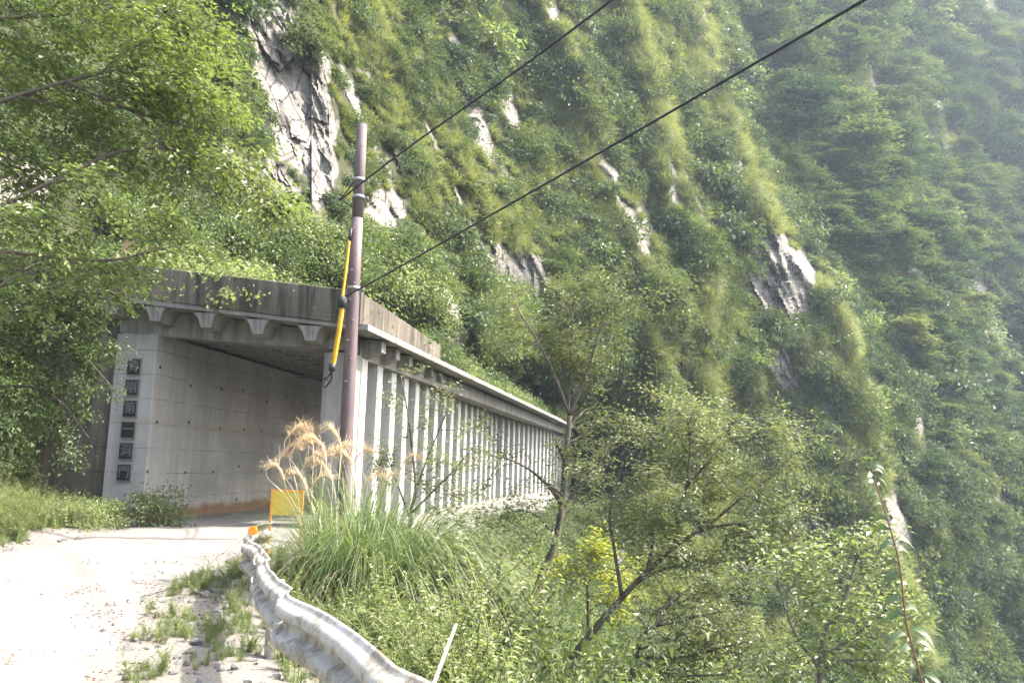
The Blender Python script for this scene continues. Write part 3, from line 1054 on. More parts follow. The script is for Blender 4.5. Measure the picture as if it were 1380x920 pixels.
cut1 = row_at(5) + 4
cut2 = row_at(8)
rail_piece(0, cut1, 0, 0)
rail_piece(cut1 + 1, cut2, .008, -.03)
rail_piece(cut2 - 1, n - 1, .0, -.01)
for i in (row_at(1), row_at(5) - 14, row_at(7), row_at(9)):
    p = GL_[i] - g0
    tg = (GL_[min(i + 1, n - 1)] - GL_[i - 1]).normalized()
    side = Vector((tg.y, -tg.x, 0))
    if side.x < 0: side = -side
    q = p + side * .09
    mb = MB()
    mb.tube([Vector((q.x, q.y, -.55)), Vector((q.x, q.y, p.z - .13))], .065, 14)
    mb.build('post', M['rail'], rail)
    mb = MB()
    mb.tube([Vector((q.x, q.y, p.z - .175)) - side * .085, Vector((q.x, q.y, p.z - .175))], .03, 10)
    mb.build('spacer_block', M['galv'], rail)
mb = MB()
c = on_z(353, 714, .77) - g0 + Vector((-.08, -.1, .0))
mb.tube([c, c + Vector((.0, .02, 0))], .055, 20)
mb.tube([c + Vector((0, .0, 0)), c + Vector((0, -.012, 0))], .045, 20)
mb.build('reflector', M['reflector'], rail)

# yellow board on two legs beyond the rail
B0 = at(366, 659, 14.5)
B1 = at(410, 659, 14.5)
bd = empty('barrier_board', Vector(((B0.x + B1.x) / 2, 14.5, -.1)), 'small yellow barrier board with an orange frame among the weeds at the road edge', 'barrier board')
o0 = bd.location
w = (B1.x - B0.x) / 2
zt_ = B0.z - o0.z
mb = MB()
mb.box(-w + .02, w - .02, -.012, .012, zt_ - .42, zt_ - .03)
mb.build('panel', M['board'], bd)
mb = MB()
mb.box(-w, -w + .03, -.018, .018, -.1, zt_)
mb.box(w - .03, w, -.018, .018, -.1, zt_)
mb.box(-w + .03, w - .03, -.018, .018, zt_ - .03, zt_)
mb.build('frame', M['orange'], bd)

# old board up on the shed roof, concrete block down in the gorge
o0 = at(180, 340, 25.5)
mb = MB()
mb.box(-.35, .35, -.03, .03, -.7, .3)
o = tag(mb.build('board', M['wood']), 'small weathered brown board standing in the bushes above the portal', 'board')
o.location = o0
o.rotation_euler = (0, .12, .2)
cb = empty('concrete_block_wall', at(788, 995, 17), 'grey concrete wall end with a rusty orange edge low among the trees', 'retaining wall')
mb = MB()
mb.hexa([(-.25, -.5, -7), (.75, -.3, -7), (-.25, 3, -7), (.75, 3, -7), (-.16, -.1, 1.15), (.2, -.1, 1.05), (-.16, 3, 1.15), (.2, 3, 1.05)])
mb.build('wall_body', M['concrete'], cb, .03)
mb = MB()
mb.hexa([(-.42, -.52, -7), (-.26, -.52, -7), (-.42, 3, -7), (-.26, 3, -7), (-.3, -.12, .6), (-.2, -.12, .6), (-.3, 3, .6), (-.2, 3, .6)])
mb.build('rusty_edge', M['rust'], cb, .02)


# ------------------------------------------------------------------ plants
def shrub_mesh(name, mats, r=1.0, h=1.1, nclus=26, nleaf=26, ls=.17, seed=0, flat=.35, up=.5):
    """stems and clusters of leaves in an uneven dome"""
    rs = np.random.default_rng(seed)
    mb = MB()
    for k in range(nclus):
        az = rs.uniform(0, 2 * math.pi)
        q = rs.uniform(.15, 1) ** .6
        rr = r * q * rs.uniform(.7, 1.15)
        el = rs.uniform(-.1, 1.35)
        c = np.array([rr * math.cos(az) * math.cos(el), rr * math.sin(az) * math.cos(el), h * (.12 + .88 * q * max(math.sin(el), 0.02))])
        cs = r * rs.uniform(.2, .42)
        n = int(nleaf * rs.uniform(.6, 1.4))
        off = rs.normal(size=(n, 3)) * cs * [.75, .75, flat]
        Pp = c + off
        out = np.array([math.cos(az), math.sin(az), -.15])
        A = out + rs.normal(size=(n, 3)) * .75
        N = np.array([0, 0, 1.0]) * up + rs.normal(size=(n, 3)) * .45 + out * .25
        L = ls * rs.uniform(.6, 1.35, n)
        mb.leaves(Pp, A, N, L, L * rs.uniform(.42, .7, n), np.clip(rs.normal(.45, .2, n) + rs.uniform(-.15, .15), 0, 1))
        if k % 2 == 0:
            b = Vector((rs.uniform(-.08, .08) * r, rs.uniform(-.08, .08) * r, -.1 * h))
            m_ = b.lerp(Vector(c), .55) + Vector((0, 0, .12 * h))
            mb.tube([b, m_, Vector(c)], [.022 * r, .014 * r, .004 * r], 4, 1, cap=False)
    return mb.mesh(name, mats)


def tuft_mesh(name, mat, n=70, h=.6, w=.012, spread=.5, droop=1.4, rad=.15, seed=0):
    rs = np.random.default_rng(seed)
    az = rs.uniform(0, 2 * math.pi, n)
    rr = rad * np.sqrt(rs.uniform(0, 1, n))
    Pp = np.stack([rr * np.cos(az), rr * np.sin(az), np.full(n, -.03)], 1)
    s = np.abs(rs.normal(0, spread, n)) + .05
    a2 = az + rs.normal(0, .6, n)
    D = np.stack([np.cos(a2) * s, np.sin(a2) * s, np.ones(n)], 1)
    mb = MB()
    mb.blades(Pp, D, h * rs.uniform(.5, 1.2, n), w * rs.uniform(.6, 1.3, n), droop * rs.uniform(.5, 1.4, n), np.clip(rs.normal(.5, .22, n), 0, 1))
    return mb.mesh(name, mat)


def weed_mesh(name, mats, nst=9, h=.8, ls=.06, seed=0, spread=.35):
    rs = np.random.default_rng(seed)
    mb = MB()
    for k in range(nst):
        az = rs.uniform(0, 6.283)
        sp = rs.uniform(.1, 1) * spread
        hh = h * rs.uniform(.55, 1.15)
        b = Vector((rs.normal() * .08, rs.normal() * .08, -.05))
        tip = b + Vector((math.cos(az) * sp * hh * 1.5, math.sin(az) * sp * hh * 1.5, hh))
        mid = b.lerp(tip, .5) + Vector((-math.cos(az), -math.sin(az), .5)) * .12 * hh
        pts = smooth_line([b, mid, tip], 5)
        mb.tube(pts, [.005] * (len(pts) - 1) + [.002], 3, 1, cap=False)
        n = int(24 * hh / .6)
        ts = rs.uniform(.15, 1, n)
        for t_ in ts:
            i = min(int(t_ * (len(pts) - 1)), len(pts) - 2)
            p = pts[i].lerp(pts[i + 1], t_ * (len(pts) - 1) - i)
            a = rs.uniform(0, 6.283)
            L = ls * rs.uniform(.6, 1.5) * (1.25 - .6 * t_)
            mb.leaves([p], [(math.cos(a), math.sin(a), .25 + rs.normal() * .3)], [(rs.normal() * .3, rs.normal() * .3, 1)], L, L * .42, np.clip(rs.normal(.5, .2), 0, 1))
    return mb.mesh(name, mats)


def scatter(name, meshes, P, rot, scl, label, cat, seed=0, pick=None):
    """one object of countless small plants or stones"""
    rs = np.random.default_rng(seed)
    pc = bpy.data.collections.new(name + ' kinds')
    for k, me in enumerate(meshes):
        pc.objects.link(bpy.data.objects.new('%s kind' % name, me))
    me = bpy.data.meshes.new(name)
    P = np.asarray(P, np.float32)
    me.vertices.add(len(P))
    me.vertices.foreach_set('co', P.ravel())
    for nm, ty, key, val in (('rot', 'FLOAT_VECTOR', 'vector', rot), ('scl', 'FLOAT', 'value', scl), ('pick', 'INT', 'value', rs.integers(0, len(meshes), len(P)) if pick is None else pick)):
        a = me.attributes.new(nm, ty, 'POINT')
        a.data.foreach_set(key, np.asarray(val, np.int32 if ty == 'INT' else np.float32).ravel())
    o = bpy.data.objects.new(name, me)
    COL.objects.link(o)
    ng = bpy.data.node_groups.new(name, 'GeometryNodeTree')
    ng.interface.new_socket('Geometry', in_out='INPUT', socket_type='NodeSocketGeometry')
    ng.interface.new_socket('Geometry', in_out='OUTPUT', socket_type='NodeSocketGeometry')
    N = ng.nodes.new
    gi, go, ip, ci = N('NodeGroupInput'), N('NodeGroupOutput'), N('GeometryNodeInstanceOnPoints'), N('GeometryNodeCollectionInfo')
    ci.inputs['Collection'].default_value = pc
    ci.inputs['Separate Children'].default_value = True
    ci.inputs['Reset Children'].default_value = True

    def named(nm, ty):
        q = N('GeometryNodeInputNamedAttribute')
        q.data_type = ty
        q.inputs['Name'].default_value = nm
        return q.outputs['Attribute']
    er = N('FunctionNodeEulerToRotation')
    L = ng.links.new
    L(named('rot', 'FLOAT_VECTOR'), er.inputs[0])
    L(gi.outputs[0], ip.inputs['Points'])
    L(ci.outputs[0], ip.inputs['Instance'])
    ip.inputs['Pick Instance'].default_value = True
    L(named('pick', 'INT'), ip.inputs['Instance Index'])
    L(er.outputs[0], ip.inputs['Rotation'])
    L(named('scl', 'FLOAT'), ip.inputs['Scale'])
    L(ip.outputs[0], go.inputs[0])
    md = o.modifiers.new('scatter', 'NODES')
    md.node_group = ng
    return tag(o, label, cat, kind='stuff')


def tilt_rot(N, amt, rs):
    """euler that leans a plant out along the slope's normal"""
    n = len(N)
    out = np.zeros((n, 3))
    for i in range(n):
        v = Vector((0, 0, 1)).lerp(Vector(N[i]), amt).normalized()
        q = v.to_track_quat('Z', 'Y') @ Matrix.Rotation(rs.uniform(0, 6.283), 3, 'Z').to_quaternion()
        out[i] = q.to_euler()
    return out


# --- cover on the mountainside
def slope_points(n, seed, box=(-440, 1740, -310, 1050), keep=None, maxrock=.55, power=.75):
    rs = np.random.default_rng(seed)
    out = []
    tot = 0
    wmax = None
    while tot < n:
        px = rs.uniform(box[0], box[1], 40000)
        py = rs.uniform(box[2], box[3], 40000)
        p, nr, m = surf(px, py)
        area = (p[:, 1] / 60) ** (2 * power)
        if wmax is None: wmax = np.quantile(area, .97)
        ok = (rs.uniform(0, 1, len(px)) < area / wmax) & (m < maxrock * rs.uniform(.6, 1.3, len(px)))
        # nothing sprouts where the shed, the road and the near ground already stand
        ok &= ~((px < 810) & (py > 560 - 0 * px) & (px > 130))
        ok &= ~((px < 700) & (py > 400 + np.clip(px - 480, 0, 400) * .56) & (px > 190))
        ok &= ~((px < 140) & (py > 640))
        if keep is not None: ok &= keep(px, py, rs)
        out.append(np.stack([px, py], 1)[ok])
        tot += ok.sum()
    q = np.concatenate(out)[:n]
    p, nr, m = surf(q[:, 0], q[:, 1])
    return q, p, nr, m


def forest_side(px, py):
    return px > np.interp(py, [-320, 0, 100, 250, 340, 430, 520, 640, 800, 1060], [980, 1010, 1030, 1070, 1120, 1185, 1215, 1240, 1290, 1380])


def crest_w(px, py):
    w_ = np.zeros(len(px))
    for (pts, a, wl, wr), k_ in zip(RIDGES[:4], (.9, 1, .6, .55)):
        pp = np.array(pts, float)
        dx = px - np.interp(py, pp[:, 1], pp[:, 0])
        w_ = np.maximum(w_, k_ * np.where(dx < 0, np.exp(dx / 45), np.exp(-dx / 9)))
    return w_


mats_c = [M['lf_cliff'], M['bark_grey']]
kinds_c = [shrub_mesh('cliff shrub', mats_c, 1, rs_h, 24, 24, .2, 200 + k) for k, rs_h in enumerate((.8, 1.0, 1.25, .7))]
kinds_d = [shrub_mesh('dark shrub', [M['lf_dark'], M['bark_grey']], 1, rs_h, 24, 26, .2, 230 + k) for k, rs_h in enumerate((.9, 1.2))]
kinds_m = [shrub_mesh('green shrub', [M['lf_mid'], M['bark_grey']], 1, rs_h, 24, 26, .19, 240 + k) for k, rs_h in enumerate((.8, 1.1))]
kinds_y = [shrub_mesh('bright shrub', [M['lf_sun'], M['bark_grey']], 1, rs_h, 24, 26, .18, 250 + k) for k, rs_h in enumerate((.7, 1.0))]
q, p, nr, m = slope_points(13000, 301, keep=lambda x, y, r_: (r_.uniform(0, 1, len(x)) > .85 * crest_w(x, y)) & (~forest_side(x, y) | (r_.uniform(0, 1, len(x)) < np.interp(y, [0, 350, 700], [.08, .2, .9]))))
rs = np.random.default_rng(302)
rot = tilt_rot(nr, .45, rs)
scl = np.clip(p[:, 1] / 62, .5, 2.1) * np.exp(rs.normal(-.3, .4, len(p)))
kk = kinds_c + kinds_m + kinds_d + kinds_y
pick_ = np.clip(((fbm(p[:, 0] / 9, p[:, 1] / 14, p[:, 2] / 9, 3, 304) * .55 + .5) + rs.normal(0, .16, len(p))) * len(kk), 0, len(kk) - 1).astype(int)
scatter('cliff_ground_cover', kk, p - nr * .1, rot, scl, 'low leafy scrub covering the steep mountainside', 'scrub', 303, pick_)
# grass on the crests and faces
tk = [tuft_mesh('cliff tuft', M['grass_cliff'], 90, 1.0, .05, .6, 2.2, .3, 310 + k) for k in range(3)]


q, p, nr, m = slope_points(19000, 311, (430, 1300, -200, 900), lambda x, y, r_: r_.uniform(0, 1, len(x)) < np.maximum(crest_w(x, y), .07), .42)
rot = tilt_rot(nr, .75, rs)
scatter('cliff_grass', tk, p, rot, np.clip(p[:, 1] / 70, .5, 1.6) * rs.uniform(.6, 1.4, len(p)), 'pale grass hanging on the spur crests of the mountainside', 'grass', 313)

# countable shrubs standing out of the scrub
big = [shrub_mesh('cliff_shrub', mats_c, 1, .95, 46, 30, .15, 330), shrub_mesh('cliff_shrub', [M['lf_mid'], M['bark_grey']], 1, 1.1, 46, 30, .15, 331),
       shrub_mesh('cliff_shrub', [M['lf_dark'], M['bark_grey']], 1, 1.2, 46, 30, .15, 332), shrub_mesh('cliff_shrub', [M['lf_sun'], M['bark_grey']], 1, .9, 46, 30, .15, 333)]
q, p, nr, m = slope_points(190, 334, (440, 1260, 4, 640), lambda x, y, r_: ~forest_side(x, y), .2, .4)
for k in range(len(p)):
    o = bpy.data.objects.new('cliff_shrub', big[k % 4])
    COL.objects.link(o)
    s = float(np.clip(p[k][1] / 60, .6, 1.9) * rs.uniform(.9, 1.7))
    o.location = p[k] - nr[k] * .15
    o.scale = (s, s, s * rs.uniform(.8, 1.3))
    o.rotation_euler = (rs.uniform(-.2, .2), rs.uniform(-.2, .2), rs.uniform(0, 6.28))
    tag(o, 'leafy shrub standing out of the scrub on the near mountainside', 'shrub', 'shrubs on the near mountainside')


# --- far forest: layered crowns on a short trunk
def forest_mesh(seed, mats, h=8.0, r=3.6, lay=9, ls=.42):
    rs = np.random.default_rng(seed)
    mb = MB()
    lean = rs.normal(0, .5, 2)
    mb.tube([(0, 0, -1), (lean[0] * .3, lean[1] * .3, h * .45), (lean[0], lean[1], h * .92)], [.2, .15, .04], 6, 1, cap=False)
    for k in range(int(lay * 2.4)):
        t_ = rs.uniform(.3, 1) ** .8
        az = rs.uniform(0, 6.283)
        rr = r * math.sqrt(max(0, 1 - ((t_ - .45) / .62) ** 2)) * rs.uniform(.35, 1)
        c = np.array([lean[0] * t_ + rr * math.cos(az), lean[1] * t_ + rr * math.sin(az), h * t_])
        w = r * rs.uniform(.26, .48)
        n = int(250 * (w / r / .42) ** 2 * rs.uniform(.8, 1.2))
        off = rs.normal(size=(n, 3)) * [w * .5, w * .5, w * .15]
        off[:, 2] -= .16 * (off[:, 0] ** 2 + off[:, 1] ** 2) / w
        L = ls * rs.uniform(.6, 1.3, n)
        A = off * [1, 1, 0] + rs.normal(size=(n, 3)) * [.6, .6, .25]
        N = np.array([0, 0, 1.0]) + rs.normal(size=(n, 3)) * .3
        mb.leaves(c + off, A, N, L, L * rs.uniform(.5, .8, n), np.clip(rs.normal(.45, .2, n) + rs.uniform(-.2, .2), 0, 1))
        mb.tube([(lean[0] * t_ * .8, lean[1] * t_ * .8, h * max(t_ - .12, .1)), tuple(c - [0, 0, .1])], [.05, .015], 4, 1, cap=False)
    return mb.mesh('forest_tree', mats)


fk = [forest_mesh(400, [M['lf_forest'], M['bark_grey']]), forest_mesh(401, [M['lf_forest'], M['bark_grey']], 7, 4.2, 8), forest_mesh(402, [M['lf_dark'], M['bark_grey']], 9, 3.4, 10),
      forest_mesh(403, [M['lf_forest'], M['bark_grey']], 6.5, 3.6, 7), forest_mesh(404, [M['lf_cliff'], M['bark_grey']], 6, 4, 7)]
q, p, nr, m = slope_points(3000, 410, (1000, 1400, -40, 760), lambda x, y, r_: forest_side(x, y) & (r_.uniform(0, 1, len(x)) < np.interp(y, [0, 420, 760], [1, .8, .25])), .5, 1.0)
pick = []
for k in range(len(p)):              # keep trunks apart
    if all(np.hypot(*(q[k] - q[j])) > 21 for j in pick):
        pick.append(k)
    if len(pick) >= 235: break
for k in pick:
    o = bpy.data.objects.new('forest_tree', fk[int(rs.integers(0, 5))])
    COL.objects.link(o)
    s = float(np.interp(q[k][1], [0, 400, 700], [1.3, 1.05, .65]) * rs.uniform(.6, 1.2))
    o.location = p[k] - Vector((0, 0, .8))
    o.scale = (s, s, s * rs.uniform(.85, 1.1))
    o.rotation_euler = (0, 0, rs.uniform(0, 6.28))
    tag(o, 'broadleaf tree in the hazy forest on the mountainside at the right', 'tree', 'trees of the far forested slope')


# --- trees with limbs drawn from the photo, twigs and leaves grown on them
class Tree:
    def __init__(self, seed, ls, density=1.0, droop=0.1, flat=.5, wl=.5):
        self.rs = np.random.default_rng(seed)
        self.w = MB()
        self.P, self.A, self.N, self.L = [], [], [], []
        self.ls, self.density, self.droop, self.flat, self.wl = ls, density, droop, flat, wl

    def spray(self, pts, n, jit=1.0):
        rs = self.rs
        for k in range(n):
            t_ = rs.uniform(.15, 1.05)
            f = min(t_, .999) * (len(pts) - 1)
            i = int(f)
            p = pts[i].lerp(pts[i + 1], f - i)
            d = (pts[i + 1] - pts[i]).normalized()
            s = d.cross(Vector((0, 0, 1)))
            s = s.normalized() if s.length > .05 else Vector((1, 0, 0))
            sg = 1 if k % 2 else -1
            a = d * .55 + s * sg * rs.uniform(.5, 1.1) + Vector((0, 0, -.25 * rs.uniform(0, 1.5)))
            j = self.ls * 1.1 * jit
            self.P.append((p.x + rs.normal() * j, p.y + rs.normal() * j, p.z + rs.normal() * j * .8))
            self.A.append(tuple(a))
            self.N.append((rs.normal() * .4, rs.normal() * .4, 1))
            self.L.append(self.ls * rs.uniform(.6, 1.3))

    def branch(self, p0, d, length, r, level):
        rs = self.rs
        n = 5
        pts = [p0]
        dd = d.normalized()
        for k in range(n):
            dd = (dd + Vector((rs.normal() * .16, rs.normal() * .16, rs.normal() * .1 - self.droop * (k / n)))).normalized()
            pts.append(pts[-1] + dd * length / n)
        self.w.tube(pts, [r * (1 - .8 * k / n) for k in range(n + 1)], 5 if level else 6, cap=False)
        if level >= 2:
            self.spray(pts, max(5, int(20 * self.density * length / .45)))
            return
        kids = max(4, int(length / .1))
        for k in range(kids):
            t_ = rs.uniform(.25, 1)
            i = min(int(t_ * n), n - 1)
            p = pts[i].lerp(pts[i + 1], t_ * n - i)
            loc = (pts[i + 1] - pts[i]).normalized()
            s = loc.cross(Vector((0, 0, 1)))
            s = s.normalized() if s.length > .05 else Vector((1, 0, 0))
            ang = rs.uniform(.5, 1.1) * (1 if k % 2 else -1)
            nd = (loc * math.cos(ang) + s * math.sin(ang) + Vector((0, 0, rs.normal() * self.flat))).normalized()
            self.branch(p, nd, length * rs.uniform(.35, .6), r * .45, level + 1)

    def limb(self, pts, r0, r1, kids=10, klen=1.0, start=.25, lvl=1, bias=None):
        rs = self.rs
        L = smooth_line(pts, 7)
        self.w.tube(L, [r0 + (r1 - r0) * k / (len(L) - 1) for k in range(len(L))], 8, cap=True)
        n = len(L) - 1
        for k in range(kids):
            t_ = start + (1 - start) * (k + rs.uniform(0, 1)) / kids
            f = min(t_, .999) * n
            i = int(f)
            p = L[i].lerp(L[i + 1], f - i)
            d = (L[i + 1] - L[i]).normalized()
            v = Vector((rs.normal(), rs.normal(), rs.normal() * self.flat))
            v = (v - d * v.dot(d) * .7).normalized()
            nd = (d * .55 + v + (Vector(bias) if bias else Vector())).normalized()
            self.branch(p, nd, klen * rs.uniform(.6, 1.25) * (1.15 - .45 * t_), max(r1 * .8, .006) * 1.1, lvl)
        return L

    def done(self, name, base, label, cat, leaf, bark, group=None):
        root = empty(name, base, label, cat, group)
        b = np.array(base)
        self.w.V = [v - b for v in self.w.V]
        self.w.build('trunk', bark, root)
        n = len(self.P)
        L = np.array(self.L)
        rs = self.rs
        mb = MB()
        mb.leaves(np.array(self.P) - b, self.A, self.N, L, L * self.wl * rs.uniform(.8, 1.25, n), np.clip(rs.normal(.48, .22, n), 0, 1))
        mb.build('crown', leaf, root)
        return root


def gbase(x, y):
    return Vector((x, y, float(ground_z(x, y)) - .1))


# big tree at the left edge, boughs reaching in over the bank
T = Tree(501, .095, 1.25, .14, .35, .55)
tb = gbase(-10.6, 9.6)
T.limb([tb, at(-260, 520, 10), at(-220, 330, 10.3), at(-150, 120, 10.8), at(-120, -120, 11.2)], .22, .09, 0)
T.limb([at(-235, 330, 10.2), at(-80, 310, 10.6), at(60, 250, 11), at(180, 200, 11.3), at(290, 215, 11.6), at(370, 262, 11.9)], .045, .012, 22, 1.15, .2)
T.limb([at(-200, 240, 10.4), at(-60, 160, 10.8), at(90, 110, 11.2), at(210, 90, 11.5), at(300, 130, 11.7)], .042, .012, 22, 1.15, .2)
T.limb([at(-170, 140, 10.6), at(-60, 40, 11), at(80, 20, 11.4), at(200, 10, 11.7), at(270, 45, 12)], .038, .012, 20, 1.15, .2)
T.limb([at(-230, 330, 10.2), at(-90, 330, 10.6), at(60, 345, 11), at(150, 350, 11.3), at(240, 390 - 60, 11.6)], .038, .012, 18, 1.0, .3)
T.limb([at(-130, 0, 10.8), at(0, -60, 11.2), at(150, -60, 11.6), at(240, -30, 12)], .05, .012, 16, 1.1, .2)
T.limb([at(90, 110, 11.2), at(180, 150, 11.4), at(260, 175, 11.6), at(330, 225, 11.8)], .03, .008, 12, .8, .1)
T.done('broadleaf_tree', tb, 'large sunlit tree at the left edge with boughs reaching over the bank', 'tree', M['lf_sun'], M['bark'])

# lower tree on the bank before the wing wall
T = Tree(511, .085, 2.0, .2, .4, .5)
tb = gbase(-11.8, 14.5)
T.limb([tb, at(-130, 560, 14.6), at(-110, 480, 14.8), at(-60, 420, 15)], .13, .06, 0)
for pts in ([(-110, 480), (-20, 430), (60, 400), (130, 390), (180, 405)], [(-110, 500), (-20, 480), (60, 470), (110, 480), (150, 520)],
            [(-120, 540), (-40, 530), (30, 520), (80, 540), (120, 590)], [(-90, 450), (-20, 400), (40, 360), (90, 350), (140, 370)], [(-100, 470), (-30, 440), (30, 430), (90, 440), (130, 455)]):
    T.limb([at(x, y, 14.7 + .25 * k) for k, (x, y) in enumerate(pts)], .04, .008, 13, .85, .2)
T.done('bank_tree', tb, 'drooping grey-green tree on the bank in front of the dark wing wall', 'tree', M['lf_mid'], M['bark'])

# small tree on the rock face
T = Tree(521, .11, 1.0, .1, .4, .55)
sp_, _, _ = surf(np.array([285.0]), np.array([255.0]))
tb = Vector(sp_[0])
yy = tb.y - .8
T.limb([tb, at(290, 205, yy), at(318, 160, yy), at(345, 130, yy)], .1, .03, 12, 1.1, .35)
T.limb([at(290, 205, yy), at(330, 195, yy), at(365, 190, yy)], .05, .012, 8, .9, .2)
T.limb([at(300, 190, yy), at(282, 150, yy), at(290, 110, yy)], .05, .012, 8, .9, .2)
T.done('cliff_tree', tb, 'small dark-stemmed tree clinging to the pale rock face', 'tree', M['lf_mid'], M['bark'])

# slim tree in front of the far pillars
T = Tree(531, .064, 1.6, .05, .55, .55)
tb = gbase(*(at(700, 850, 15).x, 15.0))
tp = at(722, 800, 15)
T.limb([tb, tp, at(745, 740, 15), at(756, 690, 15), at(762, 620, 15), at(768, 560, 15)], .07, .042, 6, .9, .5)
T.limb([at(768, 560, 15), at(745, 500, 15), at(722, 455, 15.1), at(700, 420, 15.2), at(690, 395, 15.2)], .026, .01, 14, .9, .15)
T.limb([at(768, 560, 15), at(795, 490, 14.9), at(812, 430, 14.8), at(838, 385, 14.8)], .028, .01, 14, .9, .15)
T.limb([at(765, 590, 15), at(768, 500, 15.3), at(772, 440, 15.4), at(765, 395, 15.5)], .026, .01, 12, .85, .2)
T.limb([at(757, 680, 15), at(730, 645, 14.8), at(690, 620, 14.6), at(655, 612, 14.4)], .03, .008, 9, .8, .2)
T.limb([at(757, 685, 15), at(785, 650, 15), at(815, 615, 15), at(850, 590, 15)], .035, .008, 11, .9, .2)
T.limb([at(750, 720, 15), at(715, 690, 14.8), at(680, 690, 14.6)], .025, .007, 6, .7, .2)
T.done('slim_tree', tb, 'slim upright tree with thin olive leaves before the far pillars', 'tree', M['lf_olive'], M['bark'])

# leaning tree right of it
T = Tree(541, .064, 1.75, .06, .55, .5)
tb = gbase(at(745, 930, 12).x, 12.0)
T.limb([tb, at(765, 905, 12), at(800, 850, 12), at(838, 805, 12), at(872, 770, 12), at(915, 732, 12), at(950, 712, 12), at(995, 705, 12)], .06, .016, 6, .8, .6)
T.limb([at(910, 735, 12), at(915, 690, 11.9), at(925, 655, 11.8), at(930, 600, 11.8), at(925, 550, 11.8)], .035, .008, 20, .8, .1)
T.limb([at(925, 655, 11.8), at(965, 610, 11.8), at(1005, 570, 11.9)], .022, .007, 13, .8, .1)
T.limb([at(838, 802, 12), at(828, 740, 12.1), at(822, 690, 12.2), at(840, 620, 12.3)], .03, .008, 13, .75, .1)
T.limb([at(950, 712, 12), at(1000, 670, 12), at(1040, 640, 12.1), at(1080, 600, 12.2)], .022, .007, 16, .8, .1)
T.limb([at(860, 783, 12), at(900, 765, 11.8), at(950, 760, 11.6), at(1010, 750, 11.5)], .025, .007, 14, .75, .1)
T.limb([at(872, 770, 12), at(880, 720, 12.2), at(870, 670, 12.3), at(885, 590, 12.4)], .025, .007, 14, .75, .1)
T.limb([at(995, 705, 12), at(1040, 715, 11.9), at(1085, 710, 11.8)], .018, .006, 10, .75, .1)
T.done('leaning_tree', tb, 'leaning tree with dark forked limbs and dense olive leaves left of the tall reddish stalk', 'tree', M['lf_olive'], M['bark'])

# second, lower leaning tree
T = Tree(551, .062, 1.6, .08, .5, .5)
tb = gbase(at(835, 940, 11).x, 11.0)
T.limb([tb, at(855, 890, 11), at(885, 840, 11), at(910, 800, 11.2)], .045, .016, 9, .8, .3)
T.limb([at(885, 842, 11), at(940, 830, 10.9), at(1000, 820, 10.8)], .025, .007, 14, .75, .1)
T.limb([at(860, 885, 11), at(920, 885, 10.8), at(980, 870, 10.6), at(1030, 860, 10.5)], .022, .007, 14, .75, .1)
T.limb([at(860, 885, 11), at(890, 905, 10.8), at(940, 910, 10.6), at(1000, 905, 10.5)], .022, .007, 13, .7, .1)
T.done('leaning_tree', tb, 'low dark-stemmed tree under the larger leaning tree at the bottom edge', 'tree', M['lf_olive'], M['bark'])

# sapling before the near pillars
T = Tree(561, .06, 1.7, .05, .6, .55)
tb = gbase(at(548, 740, 13.5).x, 13.5)
T.limb([tb, at(553, 700, 13.5), at(560, 660, 13.5), at(557, 620, 13.5), at(550, 560, 13.5), at(540, 505, 13.5)], .035, .008, 10, .65, .35)
T.limb([at(556, 690, 13.5), at(580, 665, 13.4), at(605, 640, 13.3), at(640, 600, 13.2)], .02, .006, 11, .65, .15)
T.limb([at(558, 670, 13.5), at(575, 620, 13.6), at(600, 560, 13.7), at(612, 530, 13.7)], .02, .006, 9, .6, .2)
T.limb([at(553, 700, 13.5), at(535, 650, 13.5), at(520, 610, 13.5)], .018, .006, 6, .55, .2)
T.done('sapling', tb, 'thin sapling with sparse olive leaves in front of the nearest pillars', 'sapling', M['lf_olive'], M['bark'])

# low dark tree under the pillars, centre
T = Tree(571, .075, 1.5, .05, .45, .55)
tb = gbase(at(665, 800, 14).x, 14.0)
T.limb([tb, at(672, 770, 14), at(678, 735, 14), at(682, 705, 14)], .04, .012, 9, .8, .3)
T.limb([at(675, 760, 14), at(655, 720, 14), at(640, 690, 14.1)], .025, .007, 9, .75, .1)
T.done('young_tree', tb, 'low bushy tree below the pillars left of the slim upright tree', 'tree', M['lf_mid'], M['bark'])

# yellow maple, pale sapling on the right
T = Tree(581, .09, 1.5, .05, .2, .7)
tb = gbase(at(795, 840, 17).x, 17.0)
T.limb([tb, at(792, 800, 17), at(785, 765, 17)], .04, .015, 9, .75, .3)
T.limb([at(790, 785, 17), at(815, 770, 17), at(835, 775, 17)], .02, .007, 7, .6, .1)
T.limb([at(788, 775, 17), at(765, 762, 17), at(750, 770, 17)], .02, .007, 7, .6, .1)
T.done('maple', tb, 'bright yellow-green young maple between the two dark-trunked trees', 'tree', M['lf_yel'], M['bark'])
T = Tree(591, .07, 1.3, .03, .5, .5)
tb = gbase(at(1085, 990, 8.5).x, 8.5)
T.limb([tb, at(1105, 900, 8.5), at(1130, 830, 8.5), at(1150, 770, 8.5), at(1160, 720, 8.5)], .03, .008, 16, .6, .3)
T.limb([at(1110, 885, 8.5), at(1160, 850, 8.4), at(1215, 810, 8.3)], .016, .005, 11, .5, .1)
T.limb([at(1105, 900, 8.5), at(1070, 850, 8.5), at(1050, 790, 8.5), at(1045, 750, 8.5)], .018, .005, 12, .5, .1)
T.limb([at(1100, 910, 8.5), at(1130, 890, 8.3), at(1180, 890, 8.2)], .016, .005, 9, .5, .1)
T.limb([at(1085, 990, 8.5), at(1050, 930, 8.6), at(1020, 880, 8.6)], .018, .005, 10, .5, .1)
